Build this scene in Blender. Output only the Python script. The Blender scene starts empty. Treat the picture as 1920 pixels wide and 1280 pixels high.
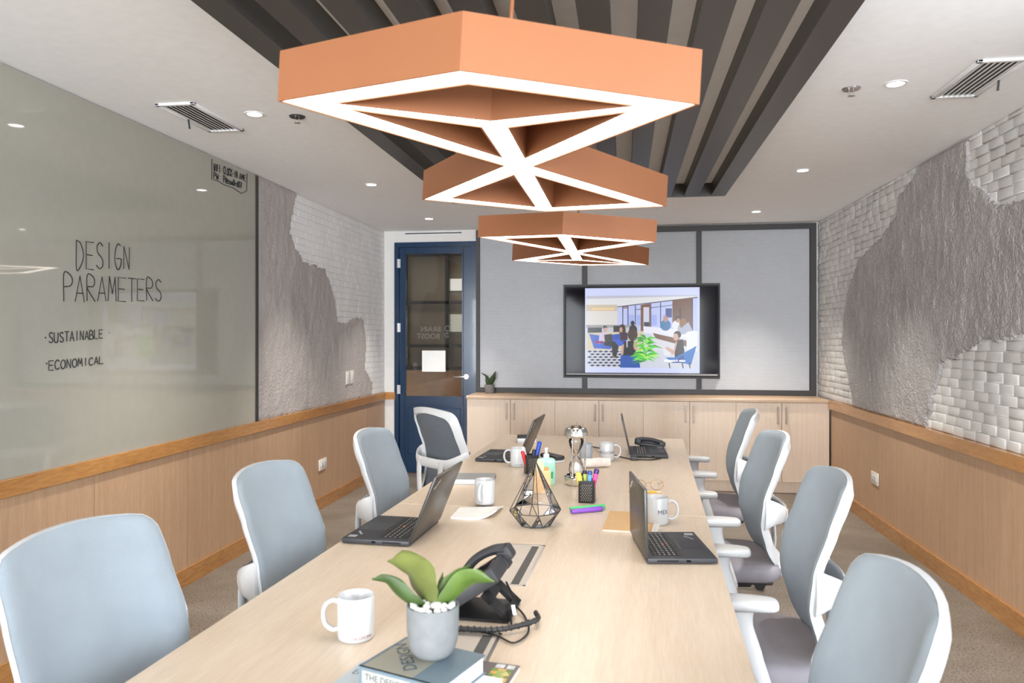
import bpy, bmesh, math, random
from mathutils import Vector, Matrix, noise
from mathutils.geometry import tessellate_polygon
random.seed(7)
S = bpy.context.scene
COL = S.collection
PI = math.pi
R = math.radians

# ------------------------------------------------------------------ camera, world, light, exposure
cam_d = bpy.data.cameras.new('camera')
cam = bpy.data.objects.new('camera', cam_d)
COL.objects.link(cam)
cam_d.sensor_width = 36
cam_d.lens = 36 * 1400 / 1920
cam_d.shift_y = -8 / 1920
cam_d.clip_start = 0.02
cam_d.dof.use_dof = True
cam_d.dof.focus_distance = 3.6
cam_d.dof.aperture_fstop = 5.0
cam.location = (0, 0, 1.41)
cam.rotation_euler = (PI / 2, 0, math.atan(210 / 1400))
S.camera = cam

W = bpy.data.worlds.new('daylight')
S.world = W
W.use_nodes = True
bg = W.node_tree.nodes['Background']
bg.inputs['Color'].default_value = (0.82, 0.90, 1.0, 1)
bg.inputs['Strength'].default_value = 2.5

S.view_settings.view_transform = 'Standard'
S.view_settings.look = 'None'
S.view_settings.exposure = 0.42
S.view_settings.gamma = 1.0
S.view_settings.use_curve_mapping = False


def area_light(name, loc, rot, sx, sy, power, color):
    d = bpy.data.lights.new(name, 'AREA')
    d.shape = 'RECTANGLE'
    d.size = sx
    d.size_y = sy
    d.energy = power
    d.color = color
    o = bpy.data.objects.new(name, d)
    o.location = loc
    o.rotation_euler = rot
    COL.objects.link(o)
    return o


# daylight coming through the window in the right wall (beside the camera) and two unseen ones added behind the camera to brighten the far end
area_light('daylight_side_window', (2.10, 0.35, 1.40), (0, R(90), 0), 2.1, 3.9, 46, (0.86, 0.93, 1.0))
area_light('added_rear_daylight', (-1.62, -4.36, 1.40), (R(90), 0, 0), 1.4, 2.1, 380, (0.90, 0.95, 1.0))  # added rear window light, balances the right wall and right chairs
area_light('added_rear_daylight', (1.62, -4.36, 1.40), (R(90), 0, 0), .66, 2.1, 230, (0.90, 0.95, 1.0))


# ------------------------------------------------------------------ materials
def new_mat(name):
    m = bpy.data.materials.new(name)
    m.use_nodes = True
    nt = m.node_tree
    return m, nt, nt.nodes['Principled BSDF']


def N(nt, kind, **inp):
    n = nt.nodes.new(kind)
    for k, v in inp.items():
        n.inputs[k.replace('_', ' ')].default_value = v
    return n


def plain(name, c, rough=.5, metal=0., spec=.5, var=0., scale=20., bump=0., bscale=200., stretch=(1, 1, 1), coat=0., bdist=.005):
    """principled surface with a procedural noise variation and bump"""
    m, nt, b = new_mat(name)
    b.inputs['Base Color'].default_value = (*c, 1)
    b.inputs['Roughness'].default_value = rough
    b.inputs['Metallic'].default_value = metal
    b.inputs['Specular IOR Level'].default_value = spec
    b.inputs['Coat Weight'].default_value = coat
    tc = nt.nodes.new('ShaderNodeTexCoord')
    mp = nt.nodes.new('ShaderNodeMapping')
    mp.inputs['Scale'].default_value = stretch
    nt.links.new(tc.outputs['Object'], mp.inputs['Vector'])
    n = N(nt, 'ShaderNodeTexNoise', Scale=scale, Detail=4.)
    nt.links.new(mp.outputs['Vector'], n.inputs['Vector'])
    r = nt.nodes.new('ShaderNodeValToRGB')
    v = max(var, .02)
    r.color_ramp.elements[0].position = .3
    r.color_ramp.elements[1].position = .7
    r.color_ramp.elements[0].color = (*[x * (1 - v) for x in c], 1)
    r.color_ramp.elements[1].color = (*[min(1, x * (1 + v)) for x in c], 1)
    nt.links.new(n.outputs['Fac'], r.inputs['Fac'])
    nt.links.new(r.outputs['Color'], b.inputs['Base Color'])
    if bump:
        n2 = N(nt, 'ShaderNodeTexNoise', Scale=bscale, Detail=5.)
        nt.links.new(tc.outputs['Object'], n2.inputs['Vector'])
        bp = N(nt, 'ShaderNodeBump', Strength=bump, Distance=bdist)
        nt.links.new(n2.outputs['Fac'], bp.inputs['Height'])
        nt.links.new(bp.outputs['Normal'], b.inputs['Normal'])
    return m


def wood(name, c1, c2, stretch, rough=.4, coarse=3., coat=0., bands=.5):
    """laminate / lacquered wood: long grain streaks along the axis with the small stretch value"""
    m, nt, b = new_mat(name)
    b.inputs['Roughness'].default_value = rough
    b.inputs['Coat Weight'].default_value = coat
    b.inputs['Coat Roughness'].default_value = .15
    tc = nt.nodes.new('ShaderNodeTexCoord')
    mp = nt.nodes.new('ShaderNodeMapping')
    mp.inputs['Scale'].default_value = stretch
    nt.links.new(tc.outputs['Object'], mp.inputs['Vector'])
    n1 = N(nt, 'ShaderNodeTexNoise', Scale=coarse, Detail=6., Roughness=.65, Distortion=.4)
    n2 = N(nt, 'ShaderNodeTexNoise', Scale=coarse * 9, Detail=3., Roughness=.6)
    nt.links.new(mp.outputs['Vector'], n1.inputs['Vector'])
    nt.links.new(mp.outputs['Vector'], n2.inputs['Vector'])
    mx = nt.nodes.new('ShaderNodeMix')
    mx.data_type = 'FLOAT'
    mx.inputs[0].default_value = bands
    nt.links.new(n1.outputs['Fac'], mx.inputs[2])
    nt.links.new(n2.outputs['Fac'], mx.inputs[3])
    r = nt.nodes.new('ShaderNodeValToRGB')
    r.color_ramp.elements[0].position = .36
    r.color_ramp.elements[1].position = .64
    r.color_ramp.elements[0].color = (*c1, 1)
    r.color_ramp.elements[1].color = (*c2, 1)
    nt.links.new(mx.outputs[0], r.inputs['Fac'])
    nt.links.new(r.outputs['Color'], b.inputs['Base Color'])
    return m


def emit(name, c, s):
    m, nt, b = new_mat(name)
    b.inputs['Base Color'].default_value = (*c, 1)
    b.inputs['Emission Color'].default_value = (*c, 1)
    b.inputs['Emission Strength'].default_value = s
    return m


def glassy(name, c, rough=0., clear=.9):
    """thin clear pane: mostly see-through with a fresnel reflection"""
    m, nt, b = new_mat(name)
    nt.nodes.remove(b)
    out = nt.nodes['Material Output']
    t = nt.nodes.new('ShaderNodeBsdfTransparent')
    t.inputs['Color'].default_value = (*[x * clear for x in c], 1)
    g = nt.nodes.new('ShaderNodeBsdfGlossy')
    g.inputs['Roughness'].default_value = rough
    f = nt.nodes.new('ShaderNodeFresnel')
    f.inputs['IOR'].default_value = 1.5
    mx = nt.nodes.new('ShaderNodeMixShader')
    nt.links.new(f.outputs['Fac'], mx.inputs['Fac'])
    nt.links.new(t.outputs['BSDF'], mx.inputs[1])
    nt.links.new(g.outputs['BSDF'], mx.inputs[2])
    nt.links.new(mx.outputs['Shader'], out.inputs['Surface'])
    return m


M = {}
M['ceiling'] = plain('ceiling_paint', (.92, .915, .91), .9, bump=.05, bscale=60)
M['wall'] = plain('white_wall_paint', (.78, .76, .73), .8)
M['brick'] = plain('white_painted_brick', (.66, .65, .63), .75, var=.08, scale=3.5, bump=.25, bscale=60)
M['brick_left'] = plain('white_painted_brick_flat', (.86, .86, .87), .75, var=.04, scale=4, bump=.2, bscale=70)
M['plaster'] = plain('rough_grey_plaster', (.46, .435, .425), .95, var=.10, scale=4, bump=1., bscale=60, bdist=.02)
M['plaster_left'] = plain('grey_render', (.45, .415, .40), .95, var=.13, scale=3.5, bump=.8, bscale=60, bdist=.012, stretch=(1, 1, .45))
M['panel'] = wood('oak_wall_panel', (.42, .26, .155), (.54, .355, .225), (7, 7, .35), .45, 5)
M['rail'] = wood('lacquered_rail', (.36, .155, .04), (.52, .255, .08), (3, .5, 3), .22, 3, coat=.5)
M['rail_x'] = wood('lacquered_rail_short', (.36, .155, .04), (.52, .255, .08), (.5, 3, 3), .22, 3, coat=.5)
M['cabinet'] = wood('oak_cabinet_front', (.70, .55, .42), (.80, .65, .52), (9, 9, .35), .42, 5)
M['counter'] = wood('oak_counter', (.50, .34, .22), (.60, .43, .29), (.35, 8, 8), .35, 5)
M['table'] = wood('pale_oak_table', (.60, .475, .355), (.69, .575, .455), (5, .33, 5), .33, 4, bands=.45)
M['table_edge'] = plain('oak_edge_band', (.62, .46, .30), .5)
M['white'] = plain('white_plastic', (.62, .63, .64), .35)
M['white_metal'] = plain('white_powder_coat', (.80, .80, .80), .4)
M['fabric'] = plain('grey_blue_fabric', (.31, .365, .415), .85, var=.06, scale=8, bump=.35, bscale=700)
M['fabric_back'] = plain('dark_grey_mesh', (.13, .15, .175), .7, var=.1, scale=90)
M['seat'] = plain('mauve_grey_fabric', (.27, .255, .285), .9, var=.06, scale=10, bump=.35, bscale=600)
M['black'] = plain('black_plastic', (.018, .018, .02), .45)
M['black_soft'] = plain('soft_black', (.036, .037, .042), .5, var=.1)
M['black_glossy'] = plain('glossy_black', (.008, .006, .010), .08, spec=.05)
M['handle'] = plain('bronze_handle', (.33, .27, .22), .35, .5)
M['steel'] = plain('brushed_steel', (.62, .62, .62), .3, 1.)
M['chrome'] = plain('chrome', (.80, .78, .75), .08, 1.)
M['dark_metal'] = plain('dark_painted_metal', (.035, .032, .032), .5)
M['mesh'] = plain('pale_expanded_metal', (.78, .79, .82), .6, 0.)
M['mesh_back'] = plain('grey_backing_board', (.36, .365, .375), .8)
M['blue'] = plain('navy_door_paint', (.001, .028, .080), .22, var=.12, scale=2.5, stretch=(3, 3, .5), coat=.3)
M['slat'] = plain('dark_slat', (.050, .046, .042), .38)
M['copper'] = plain('satin_copper', (.34, .132, .056), .50, .3, var=.03, scale=3)
M['diffuser'] = emit('pendant_diffuser', (1.0, .91, .80), 7.5)
M['lamp'] = emit('downlight_lens', (1.0, .95, .88), 14.)
M['board'] = plain('back_painted_glass', (.36, .35, .30), .03, var=.02, coat=0.)
M['ink'] = plain('black_marker_ink', (.012, .012, .012), .6)
M['concrete'] = plain('concrete_pot', (.185, .195, .20), .8, var=.10, scale=40, bump=.15, bscale=150)
M['concrete_dark'] = plain('dark_concrete_pot', (.20, .20, .20), .85, var=.1, scale=40)
M['ceramic'] = plain('white_ceramic', (.56, .57, .58), .18, coat=.4)
M['pebble'] = plain('white_pebble', (.70, .69, .65), .6)
M['leaf'] = plain('orchid_leaf', (.145, .245, .045), .38, var=.28, scale=14)
M['leaf_pale'] = plain('pale_orchid_leaf', (.245, .285, .085), .38, var=.25, scale=12)
M['leaf_dark'] = plain('dark_leaf', (.06, .10, .04), .45, var=.3, scale=25)
M['paper'] = plain('white_paper', (.86, .86, .85), .85)
M['cream'] = plain('cream_pages', (.80, .76, .66), .9, var=.06, scale=300, stretch=(.02, .02, 1))
M['kraft'] = plain('kraft_card', (.60, .38, .19), .85, var=.06, scale=60)
M['glass'] = glassy('clear_glass', (1, 1, 1), 0., .96)
M['glass_dark'] = glassy('door_glass', (.80, .78, .74), .0, .80)
M['sand'] = plain('white_sand', (.85, .80, .74), .95, bump=.3, bscale=500)
M['outlet'] = plain('ivory_plastic', (.78, .74, .68), .4)
M['grommet'] = plain('satin_aluminium', (.52, .46, .40), .45)


def floor_mat():
    m, nt, b = new_mat('polished_concrete')
    b.inputs['Roughness'].default_value = .42
    tc = nt.nodes.new('ShaderNodeTexCoord')
    n1 = N(nt, 'ShaderNodeTexNoise', Scale=2.2, Detail=6., Roughness=.6)
    n2 = N(nt, 'ShaderNodeTexNoise', Scale=95., Detail=3.)
    for n in (n1, n2):
        nt.links.new(tc.outputs['Object'], n.inputs['Vector'])
    r1 = nt.nodes.new('ShaderNodeValToRGB')
    r1.color_ramp.elements[0].position = .3
    r1.color_ramp.elements[1].position = .7
    r1.color_ramp.elements[0].color = (.155, .128, .100, 1)
    r1.color_ramp.elements[1].color = (.265, .235, .20, 1)
    nt.links.new(n1.outputs['Fac'], r1.inputs['Fac'])
    r2 = nt.nodes.new('ShaderNodeValToRGB')
    r2.color_ramp.elements[0].position = .36
    r2.color_ramp.elements[1].position = .52
    r2.color_ramp.elements[0].color = (.52, .50, .48, 1)
    r2.color_ramp.elements[1].color = (1, 1, 1, 1)
    nt.links.new(n2.outputs['Fac'], r2.inputs['Fac'])
    mx = nt.nodes.new('ShaderNodeMix')
    mx.data_type = 'RGBA'
    mx.blend_type = 'MULTIPLY'
    mx.inputs[0].default_value = 1.
    nt.links.new(r1.outputs['Color'], mx.inputs[6])
    nt.links.new(r2.outputs['Color'], mx.inputs[7])
    nt.links.new(mx.outputs[2], b.inputs['Base Color'])
    return m


M['floor'] = floor_mat()


# ------------------------------------------------------------------ mesh helpers
class MB:
    """collects shapes and links them as ONE mesh object"""

    def __init__(s):
        s.b = bmesh.new()

    def _xf(s, vs, mx):
        if mx is not None:
            bmesh.ops.transform(s.b, matrix=mx, verts=vs)

    def box(s, x0, x1, y0, y1, z0, z1, bev=0., seg=2, mx=None):
        r = bmesh.ops.create_cube(s.b, size=1)
        vs = r['verts']
        for v in vs:
            v.co = Vector(((x0 + x1) / 2 + v.co.x * (x1 - x0), (y0 + y1) / 2 + v.co.y * (y1 - y0), (z0 + z1) / 2 + v.co.z * (z1 - z0)))
        if bev > 0:
            es = list({e for v in vs for e in v.link_edges})
            rr = bmesh.ops.bevel(s.b, geom=es, offset=bev, segments=seg, affect='EDGES', profile=.5)
            vs = list({v for f in rr['faces'] for v in f.verts} | {v for v in vs if v.is_valid})
        s._xf(vs, mx)
        return s

    def poly(s, pts):
        vs = [s.b.verts.new(p) for p in pts]
        s.b.faces.new(vs)
        return s

    def mesh(s, pts, faces):
        vs = [s.b.verts.new(p) for p in pts]
        for f in faces:
            try:
                s.b.faces.new([vs[i] for i in f])
            except ValueError:
                pass
        return s

    def grid(s, rows, close_u=False, close_v=False, cap=False):
        """rows: list of equal-length point lists"""
        vr = [[s.b.verts.new(p) for p in row] for row in rows]
        n, m = len(vr), len(vr[0])
        for i in range(n - (0 if close_v else 1)):
            for j in range(m - (0 if close_u else 1)):
                a, b_, c, d = vr[i][j], vr[i][(j + 1) % m], vr[(i + 1) % n][(j + 1) % m], vr[(i + 1) % n][j]
                try:
                    s.b.faces.new((a, b_, c, d))
                except ValueError:
                    pass
        if cap:
            for row in (vr[0], vr[-1]):
                try:
                    s.b.faces.new(row)
                except ValueError:
                    pass
        return s

    def lathe(s, prof, n=32, mx=None, cap=False):
        rows = []
        for r, z in prof:
            rows.append([Vector((r * math.cos(2 * PI * i / n), r * math.sin(2 * PI * i / n), z)) for i in range(n)])
        if mx is not None:
            rows = [[mx @ p for p in row] for row in rows]
        return s.grid(rows, close_u=True, cap=cap)

    def tube(s, path, rad, n=8, closed=False, cap=True, flat=None):
        """round tube along a path; rad a number or list; flat=(wa, wb) makes an oval/flat section"""
        P = [Vector(p) for p in path]
        k = len(P)
        rows = []
        up = None
        for i, p in enumerate(P):
            if closed:
                t = (P[(i + 1) % k] - P[i - 1]).normalized()
            else:
                t = (P[min(i + 1, k - 1)] - P[max(i - 1, 0)]).normalized()
            if up is None:
                up = Vector((0, 0, 1)) if abs(t.z) < .9 else Vector((1, 0, 0))
            a = (up - t * up.dot(t)).normalized()
            b_ = t.cross(a)
            up = a
            r = rad[i] if isinstance(rad, (list, tuple)) else rad
            ra, rb = (r, r) if flat is None else (flat[0] * r, flat[1] * r)
            rows.append([p + a * ra * math.cos(2 * PI * j / n) + b_ * rb * math.sin(2 * PI * j / n) for j in range(n)])
        return s.grid(rows, close_u=True, close_v=closed, cap=cap and not closed)

    def cyl(s, p, q, r, n=16, r2=None):
        return s.tube([p, q], [r, r if r2 is None else r2], n)

    def ball(s, c, r, sc=(1, 1, 1), seg=10):
        rr = bmesh.ops.create_uvsphere(s.b, u_segments=seg, v_segments=max(6, seg // 2 + 2), radius=r)
        for v in rr['verts']:
            v.co = Vector(c) + Vector((v.co.x * sc[0], v.co.y * sc[1], v.co.z * sc[2]))
        return s

    def prism(s, pts, z0, z1, mx=None):
        n = len(pts)
        a = [Vector((p[0], p[1], z0)) for p in pts]
        b_ = [Vector((p[0], p[1], z1)) for p in pts]
        if mx is not None:
            a = [mx @ p for p in a]
            b_ = [mx @ p for p in b_]
        va = [s.b.verts.new(p) for p in a]
        vb = [s.b.verts.new(p) for p in b_]
        s.b.faces.new(vb)
        s.b.faces.new(va[::-1])
        for i in range(n):
            s.b.faces.new((va[i], va[(i + 1) % n], vb[(i + 1) % n], vb[i]))
        return s

    def build(s, name, m, parent=None, smooth=40, fix=True):
        if fix:
            bmesh.ops.recalc_face_normals(s.b, faces=s.b.faces)
        me = bpy.data.meshes.new(name)
        s.b.to_mesh(me)
        s.b.free()
        me.materials.append(M[m] if isinstance(m, str) else m)
        if smooth:
            for p in me.polygons:
                p.use_smooth = True
            me.set_sharp_from_angle(angle=R(smooth))
        o = bpy.data.objects.new(name, me)
        COL.objects.link(o)
        if parent is not None:
            o.parent = parent
        return o


def tag(o, label=None, cat=None, group=None, kind=None):
    if label:
        o['label'] = label
    if cat:
        o['category'] = cat
    if group:
        o['group'] = group
    if kind:
        o['kind'] = kind
    return o


def thing(name, label, cat, loc=(0, 0, 0), rz=0., group=None, rot=None):
    o = bpy.data.objects.new(name, None)
    o.empty_display_size = .1
    o.location = loc
    o.rotation_euler = rot if rot else (0, 0, rz)
    COL.objects.link(o)
    return tag(o, label, cat, group)


def struct(o):
    o['kind'] = 'structure'
    return o


def copy_tree(o, parent=None):
    c = o.copy()
    COL.objects.link(c)
    c.parent = parent
    for ch in [x for x in COL.objects if x.parent == o]:
        copy_tree(ch, c)
    return c


def bez(pts, n=8):
    """smooth curve through points (Catmull-Rom)"""
    P = [Vector(p) for p in pts]
    P = [P[0] * 2 - P[1]] + P + [P[-1] * 2 - P[-2]]
    out = []
    for i in range(1, len(P) - 2):
        for k in range(n):
            t = k / n
            a, b_, c, d = P[i - 1], P[i], P[i + 1], P[i + 2]
            out.append(.5 * ((2 * b_) + (c - a) * t + (2 * a - 5 * b_ + 4 * c - d) * t * t + (3 * b_ - a - 3 * c + d) * t ** 3))
    out.append(P[-2])
    return out


def text_geo(txt, size, depth=.0):
    """lettering as plain geometry: (verts, faces), centred on x, baseline centred on y"""
    cu = bpy.data.curves.new('lettering', 'FONT')
    cu.body = txt
    cu.size = size
    cu.align_x = 'CENTER'
    cu.align_y = 'CENTER'
    cu.extrude = depth
    cu.resolution_u = 3
    o = bpy.data.objects.new('lettering', cu)
    COL.objects.link(o)
    bpy.context.view_layer.update()
    dg = bpy.context.evaluated_depsgraph_get()
    me = o.evaluated_get(dg).to_mesh()
    vs = [v.co.copy() for v in me.vertices]
    fs = [tuple(p.vertices) for p in me.polygons]
    o.evaluated_get(dg).to_mesh_clear()
    bpy.data.objects.remove(o)
    bpy.data.curves.remove(cu)
    return vs, fs


def text_obj(name, txt, size, m, parent, fn, depth=.0003):
    vs, fs = text_geo(txt, size, depth)
    mb = MB()
    mb.mesh([fn(v) for v in vs], fs)
    return mb.build(name, m, parent, smooth=0, fix=False)


# ------------------------------------------------------------------ the room shell
K = 7.5 / 7.55


def bw(x, z):
    """a point measured on the end wall"""
    return x * K, 1.41 + (z - 1.41) * K


CEIL = 2.51
YB = 7.5          # face of the end wall
YF = -4.2         # wall behind the camera


def rx(y):
    """face of the right wall (very slightly out of square)"""
    return 1.872 - .0133 * (y - 3.8)


LX = -2.475       # face of the left wall
struct(MB().box(-2.8, 2.3, -4.6, 10.2, -.1, 0).build('floor', 'floor', smooth=0))
struct(MB().box(-2.8, 2.3, -4.6, 10.2, CEIL, CEIL + .1).build('ceiling', 'ceiling', smooth=0))
struct(MB().box(LX - .15, LX, -4.4, 7.7, 0, CEIL).build('wall_left', 'wall', smooth=0))

# right wall with a window opening beside the camera
mb = MB()
for (y0, y1, z0, z1) in ((-4.4, -1.6, 0, CEIL), (2.3, 7.7, 0, CEIL), (-1.6, 2.3, 0, .35), (-1.6, 2.3, 2.46, CEIL)):
    mb.prism([(rx(y0) + .02, y0), (rx(y1) + .02, y1), (rx(y1) + .18, y1), (rx(y0) + .18, y0)], z0, z1)
struct(mb.build('wall_right', 'wall', smooth=0))
mb = MB()
for (x0, x1, z0, z1) in ((-2.6, -2.35, 0, CEIL), (-.92, 1.28, 0, CEIL), (1.96, 2.3, 0, CEIL), (-2.35, -.92, 0, .35), (-2.35, -.92, 2.46, CEIL), (1.28, 1.96, 0, .35), (1.28, 1.96, 2.46, CEIL)):
    mb.box(x0, x1, YF - .12, YF, z0, z1)
struct(mb.build('wall_back', 'wall', smooth=0))
# window frames: side window, then the unseen rear ones added for their light
w = MB()
for y in (-1.6, -.62, .36, 1.32, 2.24):
    w.box(rx(y) + .04, rx(y) + .12, y, y + .06, .35, 2.46)
w.box(rx(0) + .02, rx(0) + .15, -1.6, 2.3, .35, .40).box(rx(0) + .02, rx(0) + .15, -1.6, 2.3, 2.42, 2.46)
struct(w.build('window_1', 'dark_metal', smooth=0))
w = MB()
for x in (-2.35, -1.66, -.98, 1.28, 1.90):
    w.box(x, x + .06, YF - .1, YF - .03, .35, 2.46)
for (xa, xb) in ((-2.35, -.92), (1.28, 1.96)):
    w.box(xa, xb, YF - .1, YF - .02, .35, .41).box(xa, xb, YF - .1, YF - .02, 2.41, 2.46)
struct(w.build('window_2', 'dark_metal', smooth=0))

# end wall with the door opening
dx0, dzt = bw(-2.375, 2.399)
dx1, _ = bw(-1.505, 2.4)
mb = MB()
mb.box(-2.62, dx0, YB, YB + .14, 0, CEIL)
mb.box(dx0, dx1, YB, YB + .14, dzt, CEIL)
mb.box(dx1, 2.1, YB, YB + .14, 0, CEIL)
struct(mb.build('wall_front', 'wall', smooth=0))
# air slot over the door
sl = MB()
a = bw(-2.26, 2.52)
b_ = bw(-1.66, 2.49)
sl.box(a[0], b_[0], YB - .012, YB, 2.462, 2.476).box(a[0], b_[0], YB - .012, YB, 2.488, 2.5)
so = thing('air_slot', 'slim linear air slot in the white wall above the blue door', 'air vent')
sl.build('frame', 'white_metal', so, smooth=0)
MB().box(a[0], b_[0], YB - .006, YB, 2.476, 2.488).build('dark_slot', 'black', so, smooth=0)

# room beyond the glass door
mb = MB()
mb.box(-3.3, -.3, 9.3, 9.4, 0, CEIL)
mb.box(-3.4, -3.3, YB + .14, 9.4, 0, CEIL)
mb.box(-.3, -.2, YB + .14, 9.4, 0, CEIL)
struct(mb.build('wall_corridor', plain('corridor_beige', (.26, .225, .18), .8), smooth=0))
struct(MB().box(-3.29, -.31, 9.26, 9.295, 0, .93).box(-3.29, -.31, 9.24, 9.295, .93, .99).build('trim_1', 'rail', smooth=0))
area_light('corridor_light', (-2.0, 8.6, 2.45), (0, 0, 0), .8, .3, 6, (1, .82, .6))
# steel-framed interior window of the room beyond the door
wn = MB()
for x in (-2.78, -2.235, -1.62):
    wn.box(x, x + .05, 9.2, 9.24, .99, 2.47)
for z in (1.0, 1.28, 1.83, 2.44):
    wn.box(-2.78, -1.57, 9.2, 9.24, z, z + .04)
struct(wn.build('window_3', 'black', smooth=0))
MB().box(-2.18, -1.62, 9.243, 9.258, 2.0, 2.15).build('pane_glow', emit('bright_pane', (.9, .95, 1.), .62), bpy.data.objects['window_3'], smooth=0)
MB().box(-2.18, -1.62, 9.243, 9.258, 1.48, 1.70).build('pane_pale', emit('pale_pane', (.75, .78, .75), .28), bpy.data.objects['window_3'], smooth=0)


# -------- panelling, rails, skirtings
def right_prism(mb, y0, y1, d0, d1, z0, z1):
    """block on the right wall standing d0..d1 into the room"""
    return mb.prism([(rx(y0) - d1, y0), (rx(y0) - d0, y0), (rx(y1) - d0, y1), (rx(y1) - d1, y1)], z0, z1)


RAILT, RAILB = .848, .775
mb = MB()
seams = [1.05, 1.79, 2.525, 3.26, 4.0, 4.757, 5.49, 6.228, 7.0]
for i in range(len(seams) - 1):
    right_prism(mb, seams[i] + .002, seams[i + 1] - .002, -.02, .005, .09, RAILB + .01)
struct(mb.build('trim_2', 'panel', smooth=0))
mb = MB()
right_prism(mb, -4.2, 7.0, -.02, .030, RAILB, RAILT)
o = mb.build('trim_3', 'rail', smooth=0)
struct(o)
mb = MB()
right_prism(mb, -4.2, 7.06, -.02, .022, 0, .10)
struct(mb.build('baseboard_right', 'rail', smooth=0))
mb = MB()
ls = [-1.0, -.65, .13, .9, 1.66, 2.42, 3.181, 3.941, 4.713, 5.461, 6.22, 6.95, 7.49]
for i in range(len(ls) - 1):
    mb.box(LX, LX + .012, ls[i] + .002, ls[i + 1] - .002, .09, RAILB - .005)
struct(mb.build('trim_4', 'panel', smooth=0))
struct(MB().box(LX, LX + .030, -4.2, YB, RAILB - .01, RAILT - .008, .004).build('trim_5', 'rail', smooth=0))
struct(MB().box(LX, bw(-2.385, 1)[0] + .02, YB - .03, YB, RAILB - .01, RAILT - .008).build('trim_6', 'rail_x', smooth=0))
struct(MB().box(LX, LX + .022, -4.2, YB - .02, 0, .10).build('baseboard_left', 'rail', smooth=0))


# -------- bricks and plaster
def inside(poly, x, y):
    c = False
    n = len(poly)
    for i in range(n):
        x1, y1 = poly[i]
        x2, y2 = poly[i - 1]
        if (y1 > y) != (y2 > y) and x < (x2 - x1) * (y - y1) / (y2 - y1) + x1:
            c = not c
    return c


def wall_skin(to_world, y0, y1, z0, z1, polys, bw_, bh, dmin, dmax, inset, gap, pl_t, amp, cell, names, mats, parent, ragged=.02, fine=1.):
    def hit(y, z):
        n1 = noise.noise(Vector((y * 9, z * 9, 3.3))) * ragged + noise.noise(Vector((y * 30, z * 30, 7.3))) * ragged * .6
        n2 = noise.noise(Vector((y * 9, z * 9, 13.3))) * ragged + noise.noise(Vector((y * 30, z * 30, 17.3))) * ragged * .6
        return any(inside(p, y + n1, z + n2) for p in polys)
    mb = MB()
    pts, fcs = [], []
    row = 0
    z = z0
    while z < z1 - .012:
        zt = min(z + bh, z1)
        y = y0 - (bw_ * .5 if row % 2 else 0) - random.random() * .01
        while y < y1:
            L = bw_ * random.uniform(.78, 1.15)
            a0, a1 = max(y, y0), min(y + L, y1)
            y += L
            if a1 - a0 < .02:
                continue
            cy, cz = (a0 + a1) / 2, (z + zt) / 2
            if all(any(inside(p, q[0], q[1]) for p in polys) for q in ((a0 - .02, z - .02), (a1 + .02, z - .02), (a0 - .02, zt + .02), (a1 + .02, zt + .02), (cy, cz))):
                continue
            d = random.uniform(dmin, dmax)
            g = gap / 2
            t1, t2 = random.uniform(-.25, .25) * inset, random.uniform(-.25, .25) * inset
            base = len(pts)
            dz = random.uniform(-.0012, .0012)
            for (ins, dep) in ((0, -.012), (inset * .18, d * .62), (inset, d)):
                for k, (yy, zz) in enumerate(((a0 + g + ins, z + g + ins * .8), (a1 - g - ins, z + g + ins * .8), (a1 - g - ins, zt - g - ins * .8), (a0 + g + ins, zt - g - ins * .8))):
                    e = dep
                    if dep == d:
                        e += (t1 if k in (0, 3) else -t1) * .5 + (t2 if k < 2 else -t2) * .5
                    pts.append(to_world(yy, zz + dz, e))
            fcs += [(base + 8, base + 9, base + 10, base + 11)]
            for lv in (0, 4):
                for k in range(4):
                    fcs.append((base + lv + k, base + lv + (k + 1) % 4, base + lv + 4 + (k + 1) % 4, base + lv + 4 + k))
        z = zt
        row += 1
    mb.mesh(pts, fcs)
    mb.build(names[0], mats[0], parent, smooth=60 if dmax > .008 else 15)
    # plaster coat
    mb = MB()
    ny, nz = int((y1 - y0) / cell), int((z1 - z0) / cell)
    idx = {}
    pts, fcs = [], []

    def h(i, j, edge):
        yy, zz = y0 + i * cell, z0 + j * cell
        v = noise.fractal(Vector((yy * 16 * fine, zz * 8 * fine, 1.7)), .8, 2.1, 4) * amp
        v += noise.noise(Vector((yy * 34 * fine, zz * 20 * fine, 5.1))) * amp * .55
        return pl_t * (.72 if edge else 1.) + v * (.6 if edge else 1)
    cells = {(i, j) for i in range(ny) for j in range(nz) if hit(y0 + (i + .5) * cell, z0 + (j + .5) * cell)}

    def vid(i, j, back=False):
        k = (i, j, back)
        if k not in idx:
            edge = not all((i + p, j + q) in cells for p in (-1, 0) for q in (-1, 0))
            jy = jz = 0.
            if edge:
                jy = noise.noise(Vector((i * .7, j * .7, 2.2))) * cell * .55
                jz = noise.noise(Vector((i * .7, j * .7, 9.2))) * cell * .55
            idx[k] = len(pts)
            yy = min(max(y0 + i * cell + jy, y0), y1)
            zz = min(max(z0 + j * cell + jz, z0), z1 - .001)
            pts.append(to_world(yy, zz, 0. if back else h(i, j, edge)))
        return idx[k]
    for (i, j) in cells:
        fcs.append((vid(i, j), vid(i + 1, j), vid(i + 1, j + 1), vid(i, j + 1)))
        for (p, q, e1, e2) in ((-1, 0, (i, j), (i, j + 1)), (1, 0, (i + 1, j), (i + 1, j + 1)), (0, -1, (i, j), (i + 1, j)), (0, 1, (i, j + 1), (i + 1, j + 1))):
            if (i + p, j + q) not in cells:
                fcs.append((vid(*e1), vid(*e2), vid(*e2, True), vid(*e1, True)))
    mb.mesh(pts, fcs)
    mb.build(names[1], mats[1], parent, smooth=70)


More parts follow.
